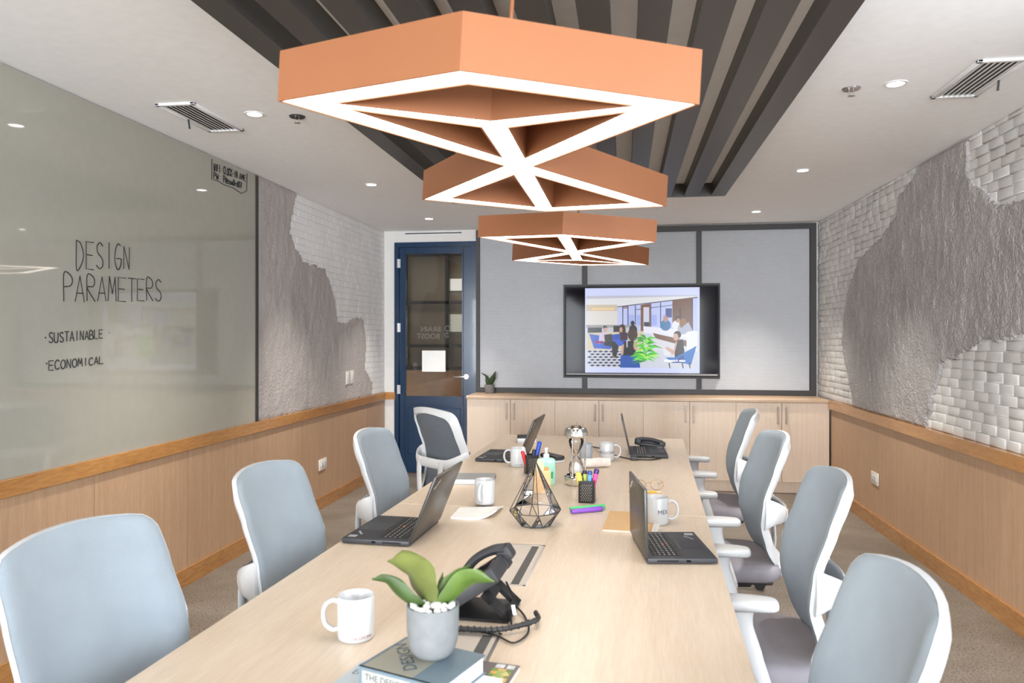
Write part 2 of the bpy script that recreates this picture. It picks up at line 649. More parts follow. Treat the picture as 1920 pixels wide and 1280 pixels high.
RP = [(5.067, 2.6), (5.067, 2.5), (5.185, 2.423), (5.403, 2.385), (5.46, 2.242), (5.801, 2.125), (6.253, 2.031), (6.537, 1.8), (6.711, 1.364), (6.537, 1.087), (6.412, .889), (6.40, .8),
      (4.98, .8), (4.97, .863), (4.853, 1.096), (4.743, 1.255), (4.386, 1.346), (4.251, 1.39), (3.966, 1.4), (3.825, 1.435), (3.4, 1.52), (3.0, 1.6), (2.6, 1.7), (2.3, 1.75),
      (2.3, 2.2), (3.2, 2.06), (3.825, 2.061), (4.056, 2.072), (4.151, 2.105), (4.285, 2.197), (4.423, 2.3), (4.405, 2.498), (4.405, 2.6)]
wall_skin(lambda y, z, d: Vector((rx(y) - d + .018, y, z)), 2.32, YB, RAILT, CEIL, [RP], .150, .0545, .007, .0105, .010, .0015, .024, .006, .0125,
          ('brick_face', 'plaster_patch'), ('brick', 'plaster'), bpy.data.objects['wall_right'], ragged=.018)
LP = [(4.70, 2.6), (5.385, 2.6), (5.378, 2.514), (5.359, 2.47), (5.303, 2.339), (5.258, 2.193), (5.34, 2.103), (5.435, 2.041), (5.493, 1.99), (5.675, 1.986), (5.802, 1.985), (5.913, 1.982),
      (6.028, 1.871), (6.134, 1.741), (6.207, 1.531), (6.437, 1.545), (6.67, 1.599), (6.843, 1.573), (6.933, 1.369), (6.888, 1.113), (7.026, 1.029), (7.121, .955), (7.089, .868), (7.08, .8), (4.70, .8)]
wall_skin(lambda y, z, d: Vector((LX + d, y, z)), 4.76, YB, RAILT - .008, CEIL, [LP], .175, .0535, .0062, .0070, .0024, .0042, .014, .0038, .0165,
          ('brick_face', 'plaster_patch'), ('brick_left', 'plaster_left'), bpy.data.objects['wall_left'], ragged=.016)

# ------------------------------------------------------------------ glass writing board
bd = thing('glass_board', 'wall-wide grey-green glass writing board with black marker notes', 'whiteboard', (LX, 3.0, RAILT - .008))
MB().box(0, .016, -3.9, 1.722, 0, CEIL - RAILT - .0).build('glass_panel', 'board', bd, smooth=0)
MB().box(0, .022, 1.722, 1.757, 0, CEIL - RAILT).build('edge_trim', 'dark_metal', bd, smooth=0)
G = {  # hand-drawn capitals as pen strokes in a unit box
    'A': [[(0, 0), (.5, 1), (1, 0)], [(.12, .33), (.88, .33)]], 'B': [[(0, 0), (0, 1), (.7, .95), (.8, .75), (.6, .55), (0, .5)], [(.6, .55), (.95, .35), (.8, .05), (0, 0)]],
    'C': [[(.95, .85), (.6, 1), (.2, .85), (0, .5), (.2, .1), (.6, 0), (.95, .15)]], 'D': [[(.05, 1), (.05, 0), (.55, .1), (.95, .5), (.6, .9), (.05, 1)]],
    'E': [[(.95, 1), (0, 1), (0, 0), (.95, 0)], [(0, .52), (.8, .52)]], 'F': [[(0, 0), (0, 1), (.9, 1)], [(0, .55), (.7, .55)]],
    'G': [[(.85, .95), (.45, 1), (.1, .7), (.05, .3), (.4, 0), (.8, .1), (.95, .42), (.3, .42)]], 'I': [[(.5, 0), (.5, 1)]],
    'K': [[(0, 0), (0, 1)], [(.9, 1), (0, .45), (.95, 0)]], 'L': [[(0, 1), (0, 0), (.9, 0)]], 'M': [[(0, 0), (.15, 1), (.5, .3), (.85, 1), (1, 0)]],
    'N': [[(.05, 0), (.05, 1), (.85, 0), (.9, 1)]], 'O': [[(.5, 1), (.1, .8), (0, .4), (.3, 0), (.75, .05), (1, .5), (.85, .9), (.5, 1)]],
    'P': [[(.05, 0), (.05, 1), (.7, .97), (.95, .78), (.75, .58), (.05, .52)]], 'R': [[(.05, 0), (.05, 1), (.7, .97), (.9, .78), (.7, .58), (.05, .52), (.95, 0)]],
    'S': [[(.9, .88), (.55, 1), (.15, .85), (.25, .6), (.8, .4), (.9, .15), (.5, 0), (.05, .12)]], 'T': [[(0, 1), (1, 1)], [(.5, 1), (.5, 0)]],
    'U': [[(0, 1), (.05, .2), (.4, 0), (.85, .15), (.95, 1)]], 'W': [[(0, 1), (.2, 0), (.5, .6), (.8, 0), (1, 1)]], 'V': [[(0, 1), (.5, 0), (1, 1)]],
    '.': [[(.45, .45), (.55, .5)]], ':': [[(.5, .2), (.5, .26)], [(.5, .62), (.5, .68)]], '-': [[(.1, .45), (.9, .45)]], ' ': [],
    'w': [[(0, .6), (.2, 0), (.5, .45), (.8, 0), (1, .6)]], 's': [[(.9, .55), (.3, .6), (.2, .38), (.8, .22), (.7, 0), (.1, .04)]], '@': [[(.7, .35), (.4, .5), (.3, .25), (.6, .2), (.7, .5), (.95, .2), (.9, .7), (.4, .8), (.05, .4), (.3, 0), (.8, .05)]],
    '0': [[(.5, 1), (.1, .6), (.2, .1), (.6, 0), (.9, .4), (.8, .9), (.5, 1)]], 'r': [[(.15, 0), (.15, .6)], [(.15, .4), (.5, .62), (.85, .55)]],
    'd': [[(.8, 1), (.8, 0), (.3, .02), (.1, .3), (.4, .6), (.8, .5)]], '7': [[(.1, 1), (.9, 1), (.4, 0)]],
}


def hand(mb, txt, y0, y1, zl, zr, h0, h1, rad, pitch=.82):
    """handwriting on the board from y0 to y1; baseline zl->zr, letter height h0->h1"""
    n = len(txt)
    cw = (y1 - y0) / (n - 1 + pitch)
    for i, ch in enumerate(txt):
        t = i / max(1, n - 1)
        zb = zl + (zr - zl) * t + random.uniform(-.03, .03) * h0
        hh = (h0 + (h1 - h0) * t) * random.uniform(.95, 1.05)
        for st in G[ch]:
            pts = [Vector((.0175, y0 + i * cw + p[0] * cw * pitch - 3.0, zb + p[1] * hh - (RAILT - .008))) for p in st]
            if len(pts) > 3 and ch in 'BCDGOPRSUds0@':
                pts = bez(pts, 4)
            mb.tube(pts, rad, 5)


hw = MB()
hand(hw, 'DESIGN', 3.055, 3.43, 1.722, 1.752, .130, .118, .0024, .78)
hw.build('handwriting', 'ink', bd)
hw = MB()
hand(hw, 'PARAMETERS', 2.978, 3.69, 1.567, 1.605, .124, .112, .0024, .80)
hw.build('handwriting', 'ink', bd)
hw = MB()
hand(hw, 'SUSTAINABLE', 2.893, 3.23, 1.385, 1.405, .047, .040, .0024, .78)
hw.build('handwriting', 'ink', bd)
hw = MB()
hand(hw, 'ECONOMICAL', 2.893, 3.235, 1.268, 1.284, .040, .034, .0024, .78)
hw.build('handwriting', 'ink', bd)
hw = MB()
hand(hw, 'WIFI:', 4.205, 4.30, 2.418, 2.424, .045, .043, .0028, .8)
hand(hw, 'CLOCK-IN', 4.315, 4.485, 2.424, 2.432, .046, .042, .0028, .8)
hand(hw, 'AME', 4.51, 4.592, 2.432, 2.434, .04, .036, .0028, .8)
hand(hw, 'PW:', 4.205, 4.285, 2.372, 2.376, .036, .034, .003, .8)
hand(hw, 'P@ssw0rd07', 4.315, 4.54, 2.372, 2.378, .040, .036, .003, .85)
for (y, z) in ((2.875, 1.408), (2.881, 1.297), (3.278, 1.432)):
    MB().ball((.0175, y - 3.0, z - RAILT + .008), .004 if y < 3.2 else .0025, (.4, 1, 1), 8).build('bullet_mark', 'ink', bd)
bx = [(4.184, 2.484), (4.184, 2.362), (4.25, 2.366), (4.33, 2.356), (4.43, 2.36), (4.534, 2.343), (4.603, 2.372), (4.611, 2.489)]
hw.build('handwriting', 'ink', bd)
MB().tube([(.0175, y - 3, z - RAILT + .008) for y, z in bx], .0024, 5).build('note_outline', 'ink', bd)

# ------------------------------------------------------------------ ceiling: slats, downlights, vents, sprinklers
sl = thing('slatted_ceiling_feature', 'dark slatted ceiling feature of long parallel boards above the table', 'ceiling slats', (-.285, 0, 2.42))
for k in range(11):
    x = -1.0 + .19 * k
    MB().box(x, x + .10, -1.6, 5.47, 0, CEIL - 2.42).build('slat', 'slat', sl, smooth=0)
MB().box(-1.0, 1.0, 5.47, 5.51, 0, CEIL - 2.42).build('end_board', 'slat', sl, smooth=0)


def downlight(x, y, label):
    t = thing('downlight', label, 'downlight', (x, y, CEIL), group='recessed round ceiling downlights')
    MB().lathe([(.034, .0), (.036, -.004), (.048, -.004), (.05, 0)], 28).build('trim_ring', 'white_metal', t)
    MB().lathe([(.0005, -.0015), (.034, -.0015)], 28).build('lens', 'lamp', t)
    d = bpy.data.lights.new('downlight_beam', 'SPOT')
    d.energy = 150
    d.spot_size = R(78)
    d.spot_blend = 1.
    d.color = (1, .93, .85)
    d.shadow_soft_size = .04
    o = bpy.data.objects.new('downlight_beam', d)
    o.location = (x, y, CEIL - .012)
    COL.objects.link(o)


downlight(-1.80, 3.45, 'round downlight on the left ceiling between the slotted vent and the sprinkler')
downlight(-1.80, 5.17, 'round downlight over the left plaster wall, middle one of the left row')
downlight(-1.79, 6.74, 'round downlight nearest the blue door')
downlight(1.165, 3.45, 'round downlight on the right ceiling beside the slotted vent')
downlight(1.165, 5.15, 'round downlight midway along the right ceiling')
downlight(1.145, 6.78, 'round downlight on the right ceiling nearest the black framed mesh panel')


def vent(x, y, label):
    t = thing('ceiling_vent', label, 'air vent', (x, y, CEIL), group='slotted ceiling vents')
    hx, hy = .10, .235
    f = MB()
    f.box(-hx, -hx + .022, -hy, hy, -.012, 0, .003).box(hx - .022, hx, -hy, hy, -.012, 0, .003)
    f.box(-hx, hx, -hy, -hy + .022, -.012, 0, .003).box(-hx, hx, hy - .022, hy, -.012, 0, .003)
    f.build('frame', 'white_metal', t)
    MB().box(-hx + .02, hx - .02, -hy + .02, hy - .02, -.001, 0).build('dark_backing', plain('duct_grey', (.16, .15, .14), .7), t, smooth=0)
    for k in range(7):
        xx = -hx + .034 + k * .0222
        MB().box(-.0100, .0100, -hy + .02, hy - .02, -.0007, .0007, mx=Matrix.Translation((xx, 0, -.0075)) @ Matrix.Rotation(R(22 if x < 0 else -22), 4, 'Y')).build('slat', 'white_metal', t, smooth=0)
    MB().box(-.004, .004, -.002, .002, -.055, -.008, mx=Matrix.Translation((-.075 if x < 0 else .085, .0, 0)) @ Matrix.Rotation(R(14), 4, 'X')).build('damper_lever', 'black', t, smooth=0)


vent(-2.085, 3.46, 'white slotted ceiling vent on the left above the glass board')
vent(1.485, 3.43, 'white slotted ceiling vent on the right beside a downlight')


def sprinkler(x, y, label):
    t = thing('sprinkler', label, 'sprinkler', (x, y, CEIL), group='ceiling sprinklers')
    MB().lathe([(.012, -.002), (.036, -.006), (.04, 0)], 24, cap=True).build('escutcheon', 'steel' if x > 0 else 'dark_metal', t)
    MB().cyl((-.009, 0, 0), (-.009, 0, -.03), .003, 8).cyl((.009, 0, 0), (.009, 0, -.03), .003, 8).build('yoke', 'chrome', t)
    MB().lathe([(.001, -.034), (.016, -.034), (.016, -.031), (.001, -.031)], 20).build('deflector', 'steel', t)


sprinkler(-1.61, 3.52, 'small sprinkler head with dark cup on the left ceiling')
sprinkler(.995, 3.49, 'small chrome sprinkler head on the right ceiling')

# ------------------------------------------------------------------ pendants
def inset(loop, d):
    """shrink a counter-clockwise loop (grow when d<0)"""
    n = len(loop)
    out = []
    for i in range(n):
        p0, p1, p2 = (Vector(loop[i - 1]), Vector(loop[i]), Vector(loop[(i + 1) % n]))
        e1, e2 = (p1 - p0).normalized(), (p2 - p1).normalized()
        n1, n2 = Vector((-e1.y, e1.x)), Vector((-e2.y, e2.x))
        b_ = (n1 + n2)
        b_ = b_ / max(.25, b_.length_squared) * 2
        out.append(p1 + b_ * d)
    return out


def ccw(l):
    a = sum(l[i - 1][0] * l[i][1] - l[i][0] * l[i - 1][1] for i in range(len(l)))
    return [Vector(p) for p in (l if a > 0 else l[::-1])]


def pendant(label, loc, tilt, flip):
    t = thing('pendant_lamp', label, 'pendant lamp', loc, group='copper geometric pendant lamps', rot=(0, tilt, PI if flip else 0))
    outer = ccw([(-.458, -.60), (0, -.795), (.458, -.60), (.047, 0), (.458, .605), (0, .80), (-.458, .605), (-.047, 0)])
    h = .036
    holes = [ccw(x) for x in (
        [(-.315, -.585), (0, -.712), (.315, -.585), (0, -.468)],
        [(-.30, -.53), (-h, -.405), (-h, -.115)], [(.30, -.53), (h, -.405), (h, -.115)],
        [(-.325, .555), (-h, .135), (-h, .69)], [(.325, .555), (h, .135), (h, .69)])]
    H = .112
    lip = .005
    mb = MB()
    loops = [(outer, lip)] + [(x, -lip) for x in holes]
    for lp, d in loops:
        n = len(lp)
        mb.grid([[(p.x, p.y, z) for p in lp] for z in (0, H)], close_u=True)
        ins = inset(lp, d)
        mb.grid([[(p.x, p.y, 0) for p in lp], [(p.x, p.y, 0) for p in ins]], close_u=True)
        mb.grid([[(p.x, p.y, 0) for p in ins], [(p.x, p.y, .004) for p in ins]], close_u=True)
    allp = [p for lp, _ in loops for p in lp]
    tri = tessellate_polygon([[Vector((p.x, p.y, 0)) for p in lp] for lp, _ in loops])
    mb.mesh([(p.x, p.y, H) for p in allp], tri)
    bmesh.ops.remove_doubles(mb.b, verts=mb.b.verts, dist=1e-5)
    mb.build('copper_body', 'copper', t, smooth=0)
    il = [inset(lp, d) for lp, d in loops]
    allp = [p for lp in il for p in lp]
    tri = tessellate_polygon([[Vector((p.x, p.y, 0)) for p in lp] for lp in il])
    mb = MB()
    mb.mesh([(p.x, p.y, .0025) for p in allp], tri)
    mb.build('diffuser', 'diffuser', t, smooth=0)
    for s in ((-1,) if not flip else (1,)):
        yy = -.26
        top = 2.51 - loc[2] - .002
        MB().cyl((0, yy, H), (0, yy, top), .006, 12).build('rod', 'copper', t)
        MB().lathe([(.001, top - .02), (.05, top - .02), (.05, top)], 24, mx=Matrix.Translation((0, yy, 0))).build('canopy', 'copper', t)


pendant('larger-looking near copper hexagonal pendant lamp with glowing triangular underside', (-.305, 2.165, 1.91), R(3.1), False)
pendant('farther copper hexagonal pendant lamp, hanging behind the near one', (-.297, 4.43, 1.91), R(-2.7), True)

# ------------------------------------------------------------------ expanded-metal panel on the end wall
FY = YB - .045
px0, pzt = bw(-1.5, 2.507)
px1, pzb = bw(1.823, .848)
pzb = .852
mp = thing('mesh_wall_panel', 'black framed wall panel of pale expanded metal mesh behind the screen', 'wall panel', ((px0 + px1) / 2, YB, 0))
mp_x = mp.location.x
fw = .055
fr = MB()
fr.box(px0 - mp_x, px0 - mp_x + .038, -.045, 0, pzb, pzt).box(px1 - mp_x - fw, px1 - mp_x, -.045, 0, pzb, pzt)
fr.box(px0 - mp_x + .038, px1 - mp_x - fw, -.045, 0, pzt - fw, pzt).box(px0 - mp_x + .038, px1 - mp_x - fw, -.045, 0, pzb, pzb + .05)
fr.build('frame', 'dark_metal', mp, smooth=0)
tx0, tzt = bw(-.603, 1.938)
tx1, tzb = bw(.927, 1.003)
for mx_ in (bw(-.388, 2)[0], bw(.727, 2)[0]):
    MB().box(mx_ - .025 - mp_x, mx_ + .025 - mp_x, -.043, 0, pzb + .05, pzt - fw).build('mullion', 'dark_metal', mp, smooth=0)
bt = MB()
bt.box(tx0 - mp_x, tx1 - mp_x, -.041, -.002, tzb, tzt).build('screen_backboard', 'dark_metal', mp, smooth=0)
MB().box(px0 - mp_x + .02, px1 - mp_x - .02, -.008, -.003, pzb + .02, pzt - .02).build('backing_board', 'mesh_back', mp, smooth=0)
CW, CH = .0225, .0125


def metal_mesh(x0, x1, z0, z1):
    pts, fcs = [], []
    nx = int((x1 - x0) / (CW / 2))
    nz = int((z1 - z0) / CH)
    sw = .0034
    for j in range(nz + 1):
        for s in (0, 1):
            base = len(pts)
            for i in range(nx + 1):
                up = ((i + s) % 2)
                x = x0 + i * CW / 2
                z = min(z0 + j * CH + (CH / 2 if up else 0) + (0 if s else 0), z1)
                pts += [(x, -.030, z - sw), (x, -.024, z + sw)]
            for i in range(nx):
                a = base + i * 2
                fcs.append((a, a + 2, a + 3, a + 1))
    mb = MB()
    mb.mesh([(p[0] - mp_x, p[1], p[2]) for p in pts], fcs)
    return mb.build('metal_mesh', 'mesh', mp, smooth=0, fix=False)


m0, m1 = bw(-.388, 2)[0], bw(.727, 2)[0]
zb, zt = pzb + .05, pzt - fw
metal_mesh(px0 + .04, m0 - .025, zb, zt)
metal_mesh(m0 + .025, m1 - .025, tzt, zt)
metal_mesh(m0 + .025, m1 - .025, zb, tzb)
metal_mesh(m1 + .025, px1 - fw, zb, zt)

# ------------------------------------------------------------------ wall screen showing an office photograph
tv = thing('television', 'wide flat television showing a photo of people in a lounge office', 'television', ((tx0 + tx1) / 2, YB - .0455, 0))
tvx = tv.location.x
sx0, szt = bw(-.585, 1.915)
sx1, szb = bw(.912, 1.022)
MB().box(sx0 - tvx, sx1 - tvx, -.04, 0, szb, szt, .004).build('housing', 'black', tv)
MB().box(sx0 - tvx + .012, sx1 - tvx - .012, -.0415, -.039, szb + .03, szt - .012).build('screen', 'black_glossy', tv, smooth=0)
MB().box(sx0 - tvx + .012, sx1 - tvx - .012, -.043, -.039, szb + .014, szb + .028, .001).build('lower_trim', plain('grey_trim', (.35, .35, .37), .5), tv, smooth=0)
# the picture: flat coloured shapes, coordinates 0..1272 x 0..943 from the top left of the shown slide
ix0, izt = bw(-.383, 1.897)
ix1, izb = bw(.728, 1.058)


def pic_mat():
    m, nt, b = new_mat('screen_picture')
    a = nt.nodes.new('ShaderNodeVertexColor')
    a.layer_name = 'slide'
    b.inputs['Base Color'].default_value = (.01, .01, .01, 1)
    b.inputs['Roughness'].default_value = .2
    nt.links.new(a.outputs['Color'], b.inputs['Emission Color'])
    b.inputs['Emission Strength'].default_value = .72
    b.inputs['Specular IOR Level'].default_value = .15
    return m


def lin(c):
    return tuple((x / 255 / 12.92 if x / 255 <= .04045 else ((x / 255 + .055) / 1.055) ** 2.4) for x in c)


SH = []


def q(c, *p):
    SH.append((c, p))


def rect(c, x0, y0, x1, y1):
    q(c, (x0, y0), (x1, y0), (x1, y1), (x0, y1))


def ell(c, cx, cy, ra, rb, n=14):
    q(c, *[(cx + ra * math.cos(2 * PI * i / n), cy + rb * math.sin(2 * PI * i / n)) for i in range(n)])


rect((205, 212, 248), 0, 0, 1272, 943)
rect((214, 214, 222), 12, 85, 1250, 885)                                  # ceiling of the slide
q((190, 190, 205), (12, 85), (1250, 85), (1250, 110), (700, 200), (12, 190))
q((222, 222, 226), (12, 120), (1250, 95), (1250, 130), (370, 215), (12, 190))
rect((200, 186, 165), 12, 185, 365, 260)
rect((232, 200, 150), 80, 220, 330, 245)
rect((214, 209, 205), 12, 255, 365, 410)
q((188, 196, 240), (365, 210), (1250, 110), (1250, 560), (365, 480))      # glazed wall
rect((150, 130, 140), 420, 200, 480, 230)
for x in (420, 478, 560, 732, 840, 980, 1190):
    rect((52, 50, 70), x, 215 - (x - 365) * .11, x + 10, 480)
for x in (490, 580, 745, 870, 1000):
    rect((160, 175, 235), x, 300, x + 60, 420)
q((45, 45, 62), (365, 205), (1250, 105), (1250, 116), (365, 214))
q((60, 60, 85), (560, 240), (980, 190), (980, 197), (560, 247))
q((122, 80, 52), (625, 190), (730, 175), (730, 500), (625, 500))
rect((205, 205, 225), 655, 215, 718, 440)
q((108, 68, 46), (975, 140), (1190, 115), (1190, 460), (975, 460))
rect((60, 40, 35), 1050, 220, 1070, 330)
rect((70, 80, 140), 900, 230, 970, 330)
rect((190, 190, 200), 12, 410, 600, 520)
rect((150, 150, 150), 12, 410, 560, 440)
rect((40, 42, 55), 30, 440, 190, 520)
rect((35, 35, 45), 320, 420, 400, 520)
rect((60, 62, 75), 660, 380, 720, 450)
q((205, 195, 170), (12, 500), (660, 480), (660, 700), (12, 740))            # floor
rect((205, 208, 222), 12, 690, 1250, 885)
for r_ in range(6):                                                       # patterned tiles
    for k in range(7):
        x = 20 + k * 62 + (r_ % 2) * 31
        y = 706 + r_ * 31
        if x < 400:
            q((45, 48, 72), (x, y), (x + 34, y - 12), (x + 62, y), (x + 30, y + 14))
q((228, 228, 240), (655, 425), (1250, 480), (1250, 700), (1130, 690), (1130, 560), (655, 500))   # white counter
q((120, 85, 62), (760, 500), (1130, 585), (1130, 650), (790, 560))
q((200, 205, 225), (655, 500), (740, 510), (740, 560), (655, 540))
for (x, y, c1, c2) in ((900, 345, (70, 120, 170), (185, 140, 120)), (1030, 350, (225, 225, 232), (190, 140, 120)), (1090, 385, (170, 175, 195), (150, 100, 60))):
    ell(c1, x, y + 70, 60, 62)
    ell(c2, x, y, 26, 34)
ell((40, 25, 25), 1035, 345, 30, 30)
ell((185, 140, 120), 1038, 362, 18, 26)
ell((140, 100, 62), 1092, 395, 42, 56)
q((170, 175, 195), (1080, 440), (1150, 380), (1200, 480), (1080, 490))
q((50, 90, 190), (45, 510), (180, 530), (200, 620), (310, 640), (290, 680), (100, 670))      # sofa
q((40, 75, 175), (290, 520), (480, 500), (480, 620), (310, 640))
q((55, 95, 200), (80, 590), (420, 570), (430, 640), (110, 675))
ell((30, 28, 30), 225, 440, 24, 22)
ell((205, 160, 140), 228, 465, 20, 28)
q((205, 190, 215), (165, 500), (240, 490), (270, 600), (150, 620))
q((140, 30, 110), (90, 590), (210, 590), (210, 615), (110, 615))
q((45, 42, 45), (215, 520), (300, 510), (310, 590), (225, 610))
q((30, 30, 36), (210, 600), (330, 590), (380, 650), (350, 780), (310, 750), (300, 650), (215, 640))
q((120, 90, 60), (310, 750), (350, 770), (350, 782), (320, 775))
ell((60, 38, 34), 420, 470, 38, 70)
ell((195, 150, 130), 405, 465, 18, 30)
q((60, 30, 40), (395, 510), (470, 490), (480, 570), (400, 590))
ell((28, 26, 30), 535, 390, 22, 26)
ell((40, 40, 50), 540, 470, 46, 60)
ell((70, 50, 44), 535, 520, 56, 70)
q((28, 26, 34), (435, 600), (540, 580), (580, 660), (560, 750), (415, 750))
q((200, 160, 140), (415, 640), (440, 620), (430, 740), (405, 740))
rect((210, 205, 205), 466, 580, 478, 660)
ell((200, 160, 140), 565, 640, 22, 50)
q((25, 80, 170), (400, 750), (600, 745), (620, 885), (395, 885))
ell((60, 40, 38), 1030, 520, 42, 42)
ell((205, 165, 145), 1012, 545, 28, 40)
q((205, 165, 145), (1010, 600), (1080, 590), (1070, 700), (980, 740), (900, 670), (910, 650), (990, 690))
q((28, 26, 34), (1030, 590), (1090, 570), (1110, 730), (1000, 770), (1000, 720))
q((225, 225, 232), (870, 670), (960, 720), (940, 760), (880, 740))
q((30, 110, 190), (1100, 720), (1240, 640), (1180, 850), (940, 800), (900, 770), (1000, 770))
q((22, 70, 140), (1000, 800), (1100, 740), (1110, 830), (960, 830))
for x in (930, 1075, 1150):
    q((40, 40, 50), (x, 830), (x + 14, 830), (x + 24, 890), (x + 14, 890))
rng = random.Random(4)
for k in range(58):                                                       # big leafy plant
    a = rng.uniform(-1.9, 1.9)
    ln = rng.uniform(70, 165)
    cx, cy = 680 + rng.uniform(-26, 26), 560 + (k / 58.) * 260
    ex, ey = cx + math.sin(a) * ln * 1.15, cy - math.cos(a) * ln * .55 + abs(a) * 22
    nx_, ny_ = -(ey - cy), (ex - cx)
    l_ = math.hypot(nx_, ny_)
    nx_, ny_ = nx_ / l_ * 13, ny_ / l_ * 13
    mx__, my_ = cx + (ex - cx) * .45, cy + (ey - cy) * .45 - 16
    g = rng.choice([(60, 190, 40), (120, 225, 60), (40, 140, 40), (165, 235, 80), (90, 205, 50)])
    q(g, (cx, cy), (mx__ + nx_, my_ + ny_), (ex, ey), (mx__ - nx_, my_ - ny_))
pm = bmesh.new()
cl = pm.loops.layers.float_color.new('slide')
for k, (c, p) in enumerate(SH):
    vs = []
    for (x, y) in p:
        y = min(max(y, 0), 943)
        x = min(max(x, 0), 1272)
        vs.append(pm.verts.new((ix0 + (ix1 - ix0) * x / 1272 - tvx, -.0418 - k * .000012, izt + (izb - izt) * y / 943)))
    f = pm.faces.new(vs)
    if f.calc_area() > 0:
        f.normal_update()
        if f.normal.y > 0:
            f.normal_flip()
    for lp_ in f.loops:
        lp_[cl] = (*lin(c), 1)
me = bpy.data.meshes.new('slide')
pm.to_mesh(me)
pm.free()
me.materials.append(pic_mat())
so = bpy.data.objects.new('slide', me)
COL.objects.link(so)
so.parent = tv
cx_, cz_ = ix0 + (ix1 - ix0) * 1000 / 1272 - tvx, izt + (izb - izt) * 808 / 943
text_obj('caption', 'BREAKOUT AREA', .026, emit('caption_white', (1, 1, 1), 1.), tv, lambda v: Vector((cx_ + v.x, -.0445 - v.z, cz_ + v.y)))

# ------------------------------------------------------------------ credenza: four two-door cabinets under one top
CF = 7.0
cx0, cx1 = -1.486, 1.81
xs = [-1.486, -.644, .175, 1.005, 1.81]
mids = [-1.065, -.231, .594, 1.404]
labs = ['oak two-door cabinet under the small potted plant, next to the blue door', 'oak two-door cabinet under the left half of the television',
        'oak two-door cabinet under the right half of the television', 'oak two-door cabinet at the right wall behind the far chairs']
for i in range(4):
    a, c, b_ = xs[i], mids[i], xs[i + 1]
    t = thing('cabinet', labs[i], 'cabinet', ((a + b_) / 2, CF, 0), group='oak cabinets along the end wall')
    ox = (a + b_) / 2
    MB().box(a - ox, b_ - ox, .022, YB - CF - .002, .105, .822).build('carcass', 'cabinet', t, smooth=0)
    MB().box(a - ox, b_ - ox, .06, YB - CF - .002, 0, .105).build('plinth', 'cabinet', t, smooth=0)
    for (d0, d1, side) in ((a + .001, c - .002, 1), (c + .002, b_ - .001, -1)):
        d = MB().box(d0 - ox, d1 - ox, 0, .020, .108, .820, .0015, 1).build('door', 'cabinet', t, smooth=0)
        hx_ = (d1 - .034 if side > 0 else d0 + .034) - ox
        hd = MB()
        hd.box(hx_ - .006, hx_ + .006, -.030, -.021, .628, .788, .002, 1)
        hd.box(hx_ - .005, hx_ + .005, -.022, .001, .640, .650).box(hx_ - .005, hx_ + .005, -.022, .001, .766, .776)
        h_ = hd.build('handle', 'handle', d, smooth=0)
MBc = MB().box(cx0 - .006, cx1, CF - .012, YB - .001, .824, .850, .002, 1)
ct = MBc.build('countertop', 'counter', smooth=0)
tag(ct, 'long oak countertop on the row of cabinets below the screen', 'countertop')

# ------------------------------------------------------------------ blue door
dr = thing('door_1', None, None, (dx0, YB, 0))
struct(dr)
Wd = dx1 - dx0
fm = MB()
fm.box(0, .045, -.012, .10, 0, dzt).box(Wd - .05, Wd, -.012, .10, 0, dzt).box(.045, Wd - .05, -.012, .10, dzt - .05, dzt)
fm.build('frame', 'blue', dr, smooth=0)
gx0, gzt = bw(-2.268, 2.29)
gx1, gzb = bw(-1.645, .785)
gx0 -= dx0
gx1 -= dx0
lf = MB()
y0_, y1_ = .012, .055
lf.box(.047, gx0, y0_, y1_, .008, dzt - .052, .003, 1).box(gx1, Wd - .052, y0_, y1_, .008, dzt - .052, .003, 1)
lf.box(gx0, gx1, y0_, y1_, gzt, dzt - .052).box(gx0, gx1, y0_, y1_, .72, gzb)
lf.box(gx0, gx1, y0_, y1_, .008, .16).box(gx0, gx1, y0_ + .012, y1_ - .01, .16, .72)
lf.box(gx0 + .03, gx1 - .03, y0_ + .006, y0_ + .014, .20, .68, .004, 1)
leaf = lf.build('door_leaf', 'blue', dr, smooth=0)
bd_ = MB()
for (a, b2, c, d) in ((gx0, gx0 + .012, gzb, gzt), (gx1 - .012, gx1, gzb, gzt), (gx0, gx1, gzb, gzb + .012), (gx0, gx1, gzt - .012, gzt)):
    bd_.box(a, b2, .006, .02, c, d)
bd_.build('glazing_bead', 'blue', dr, smooth=0)
MB().box(gx0, gx1, .03, .036, gzb, gzt).build('glass_pane', 'glass_dark', dr, smooth=0)
sm = plain('etched_lettering', (.19, .18, .165), .7)
for txt, xx, zz, s in (('BRAIN', -1.995, 1.492, .092), ('BOOST', -2.02, 1.418, .092)):
    X, Z_ = bw(xx, zz)
    text_obj('window_lettering', txt, s, sm, dr, lambda v, X=X, Z_=Z_: Vector((X - dx0 - v.x * .82, .0292 - v.z, Z_ + v.y * .82)))
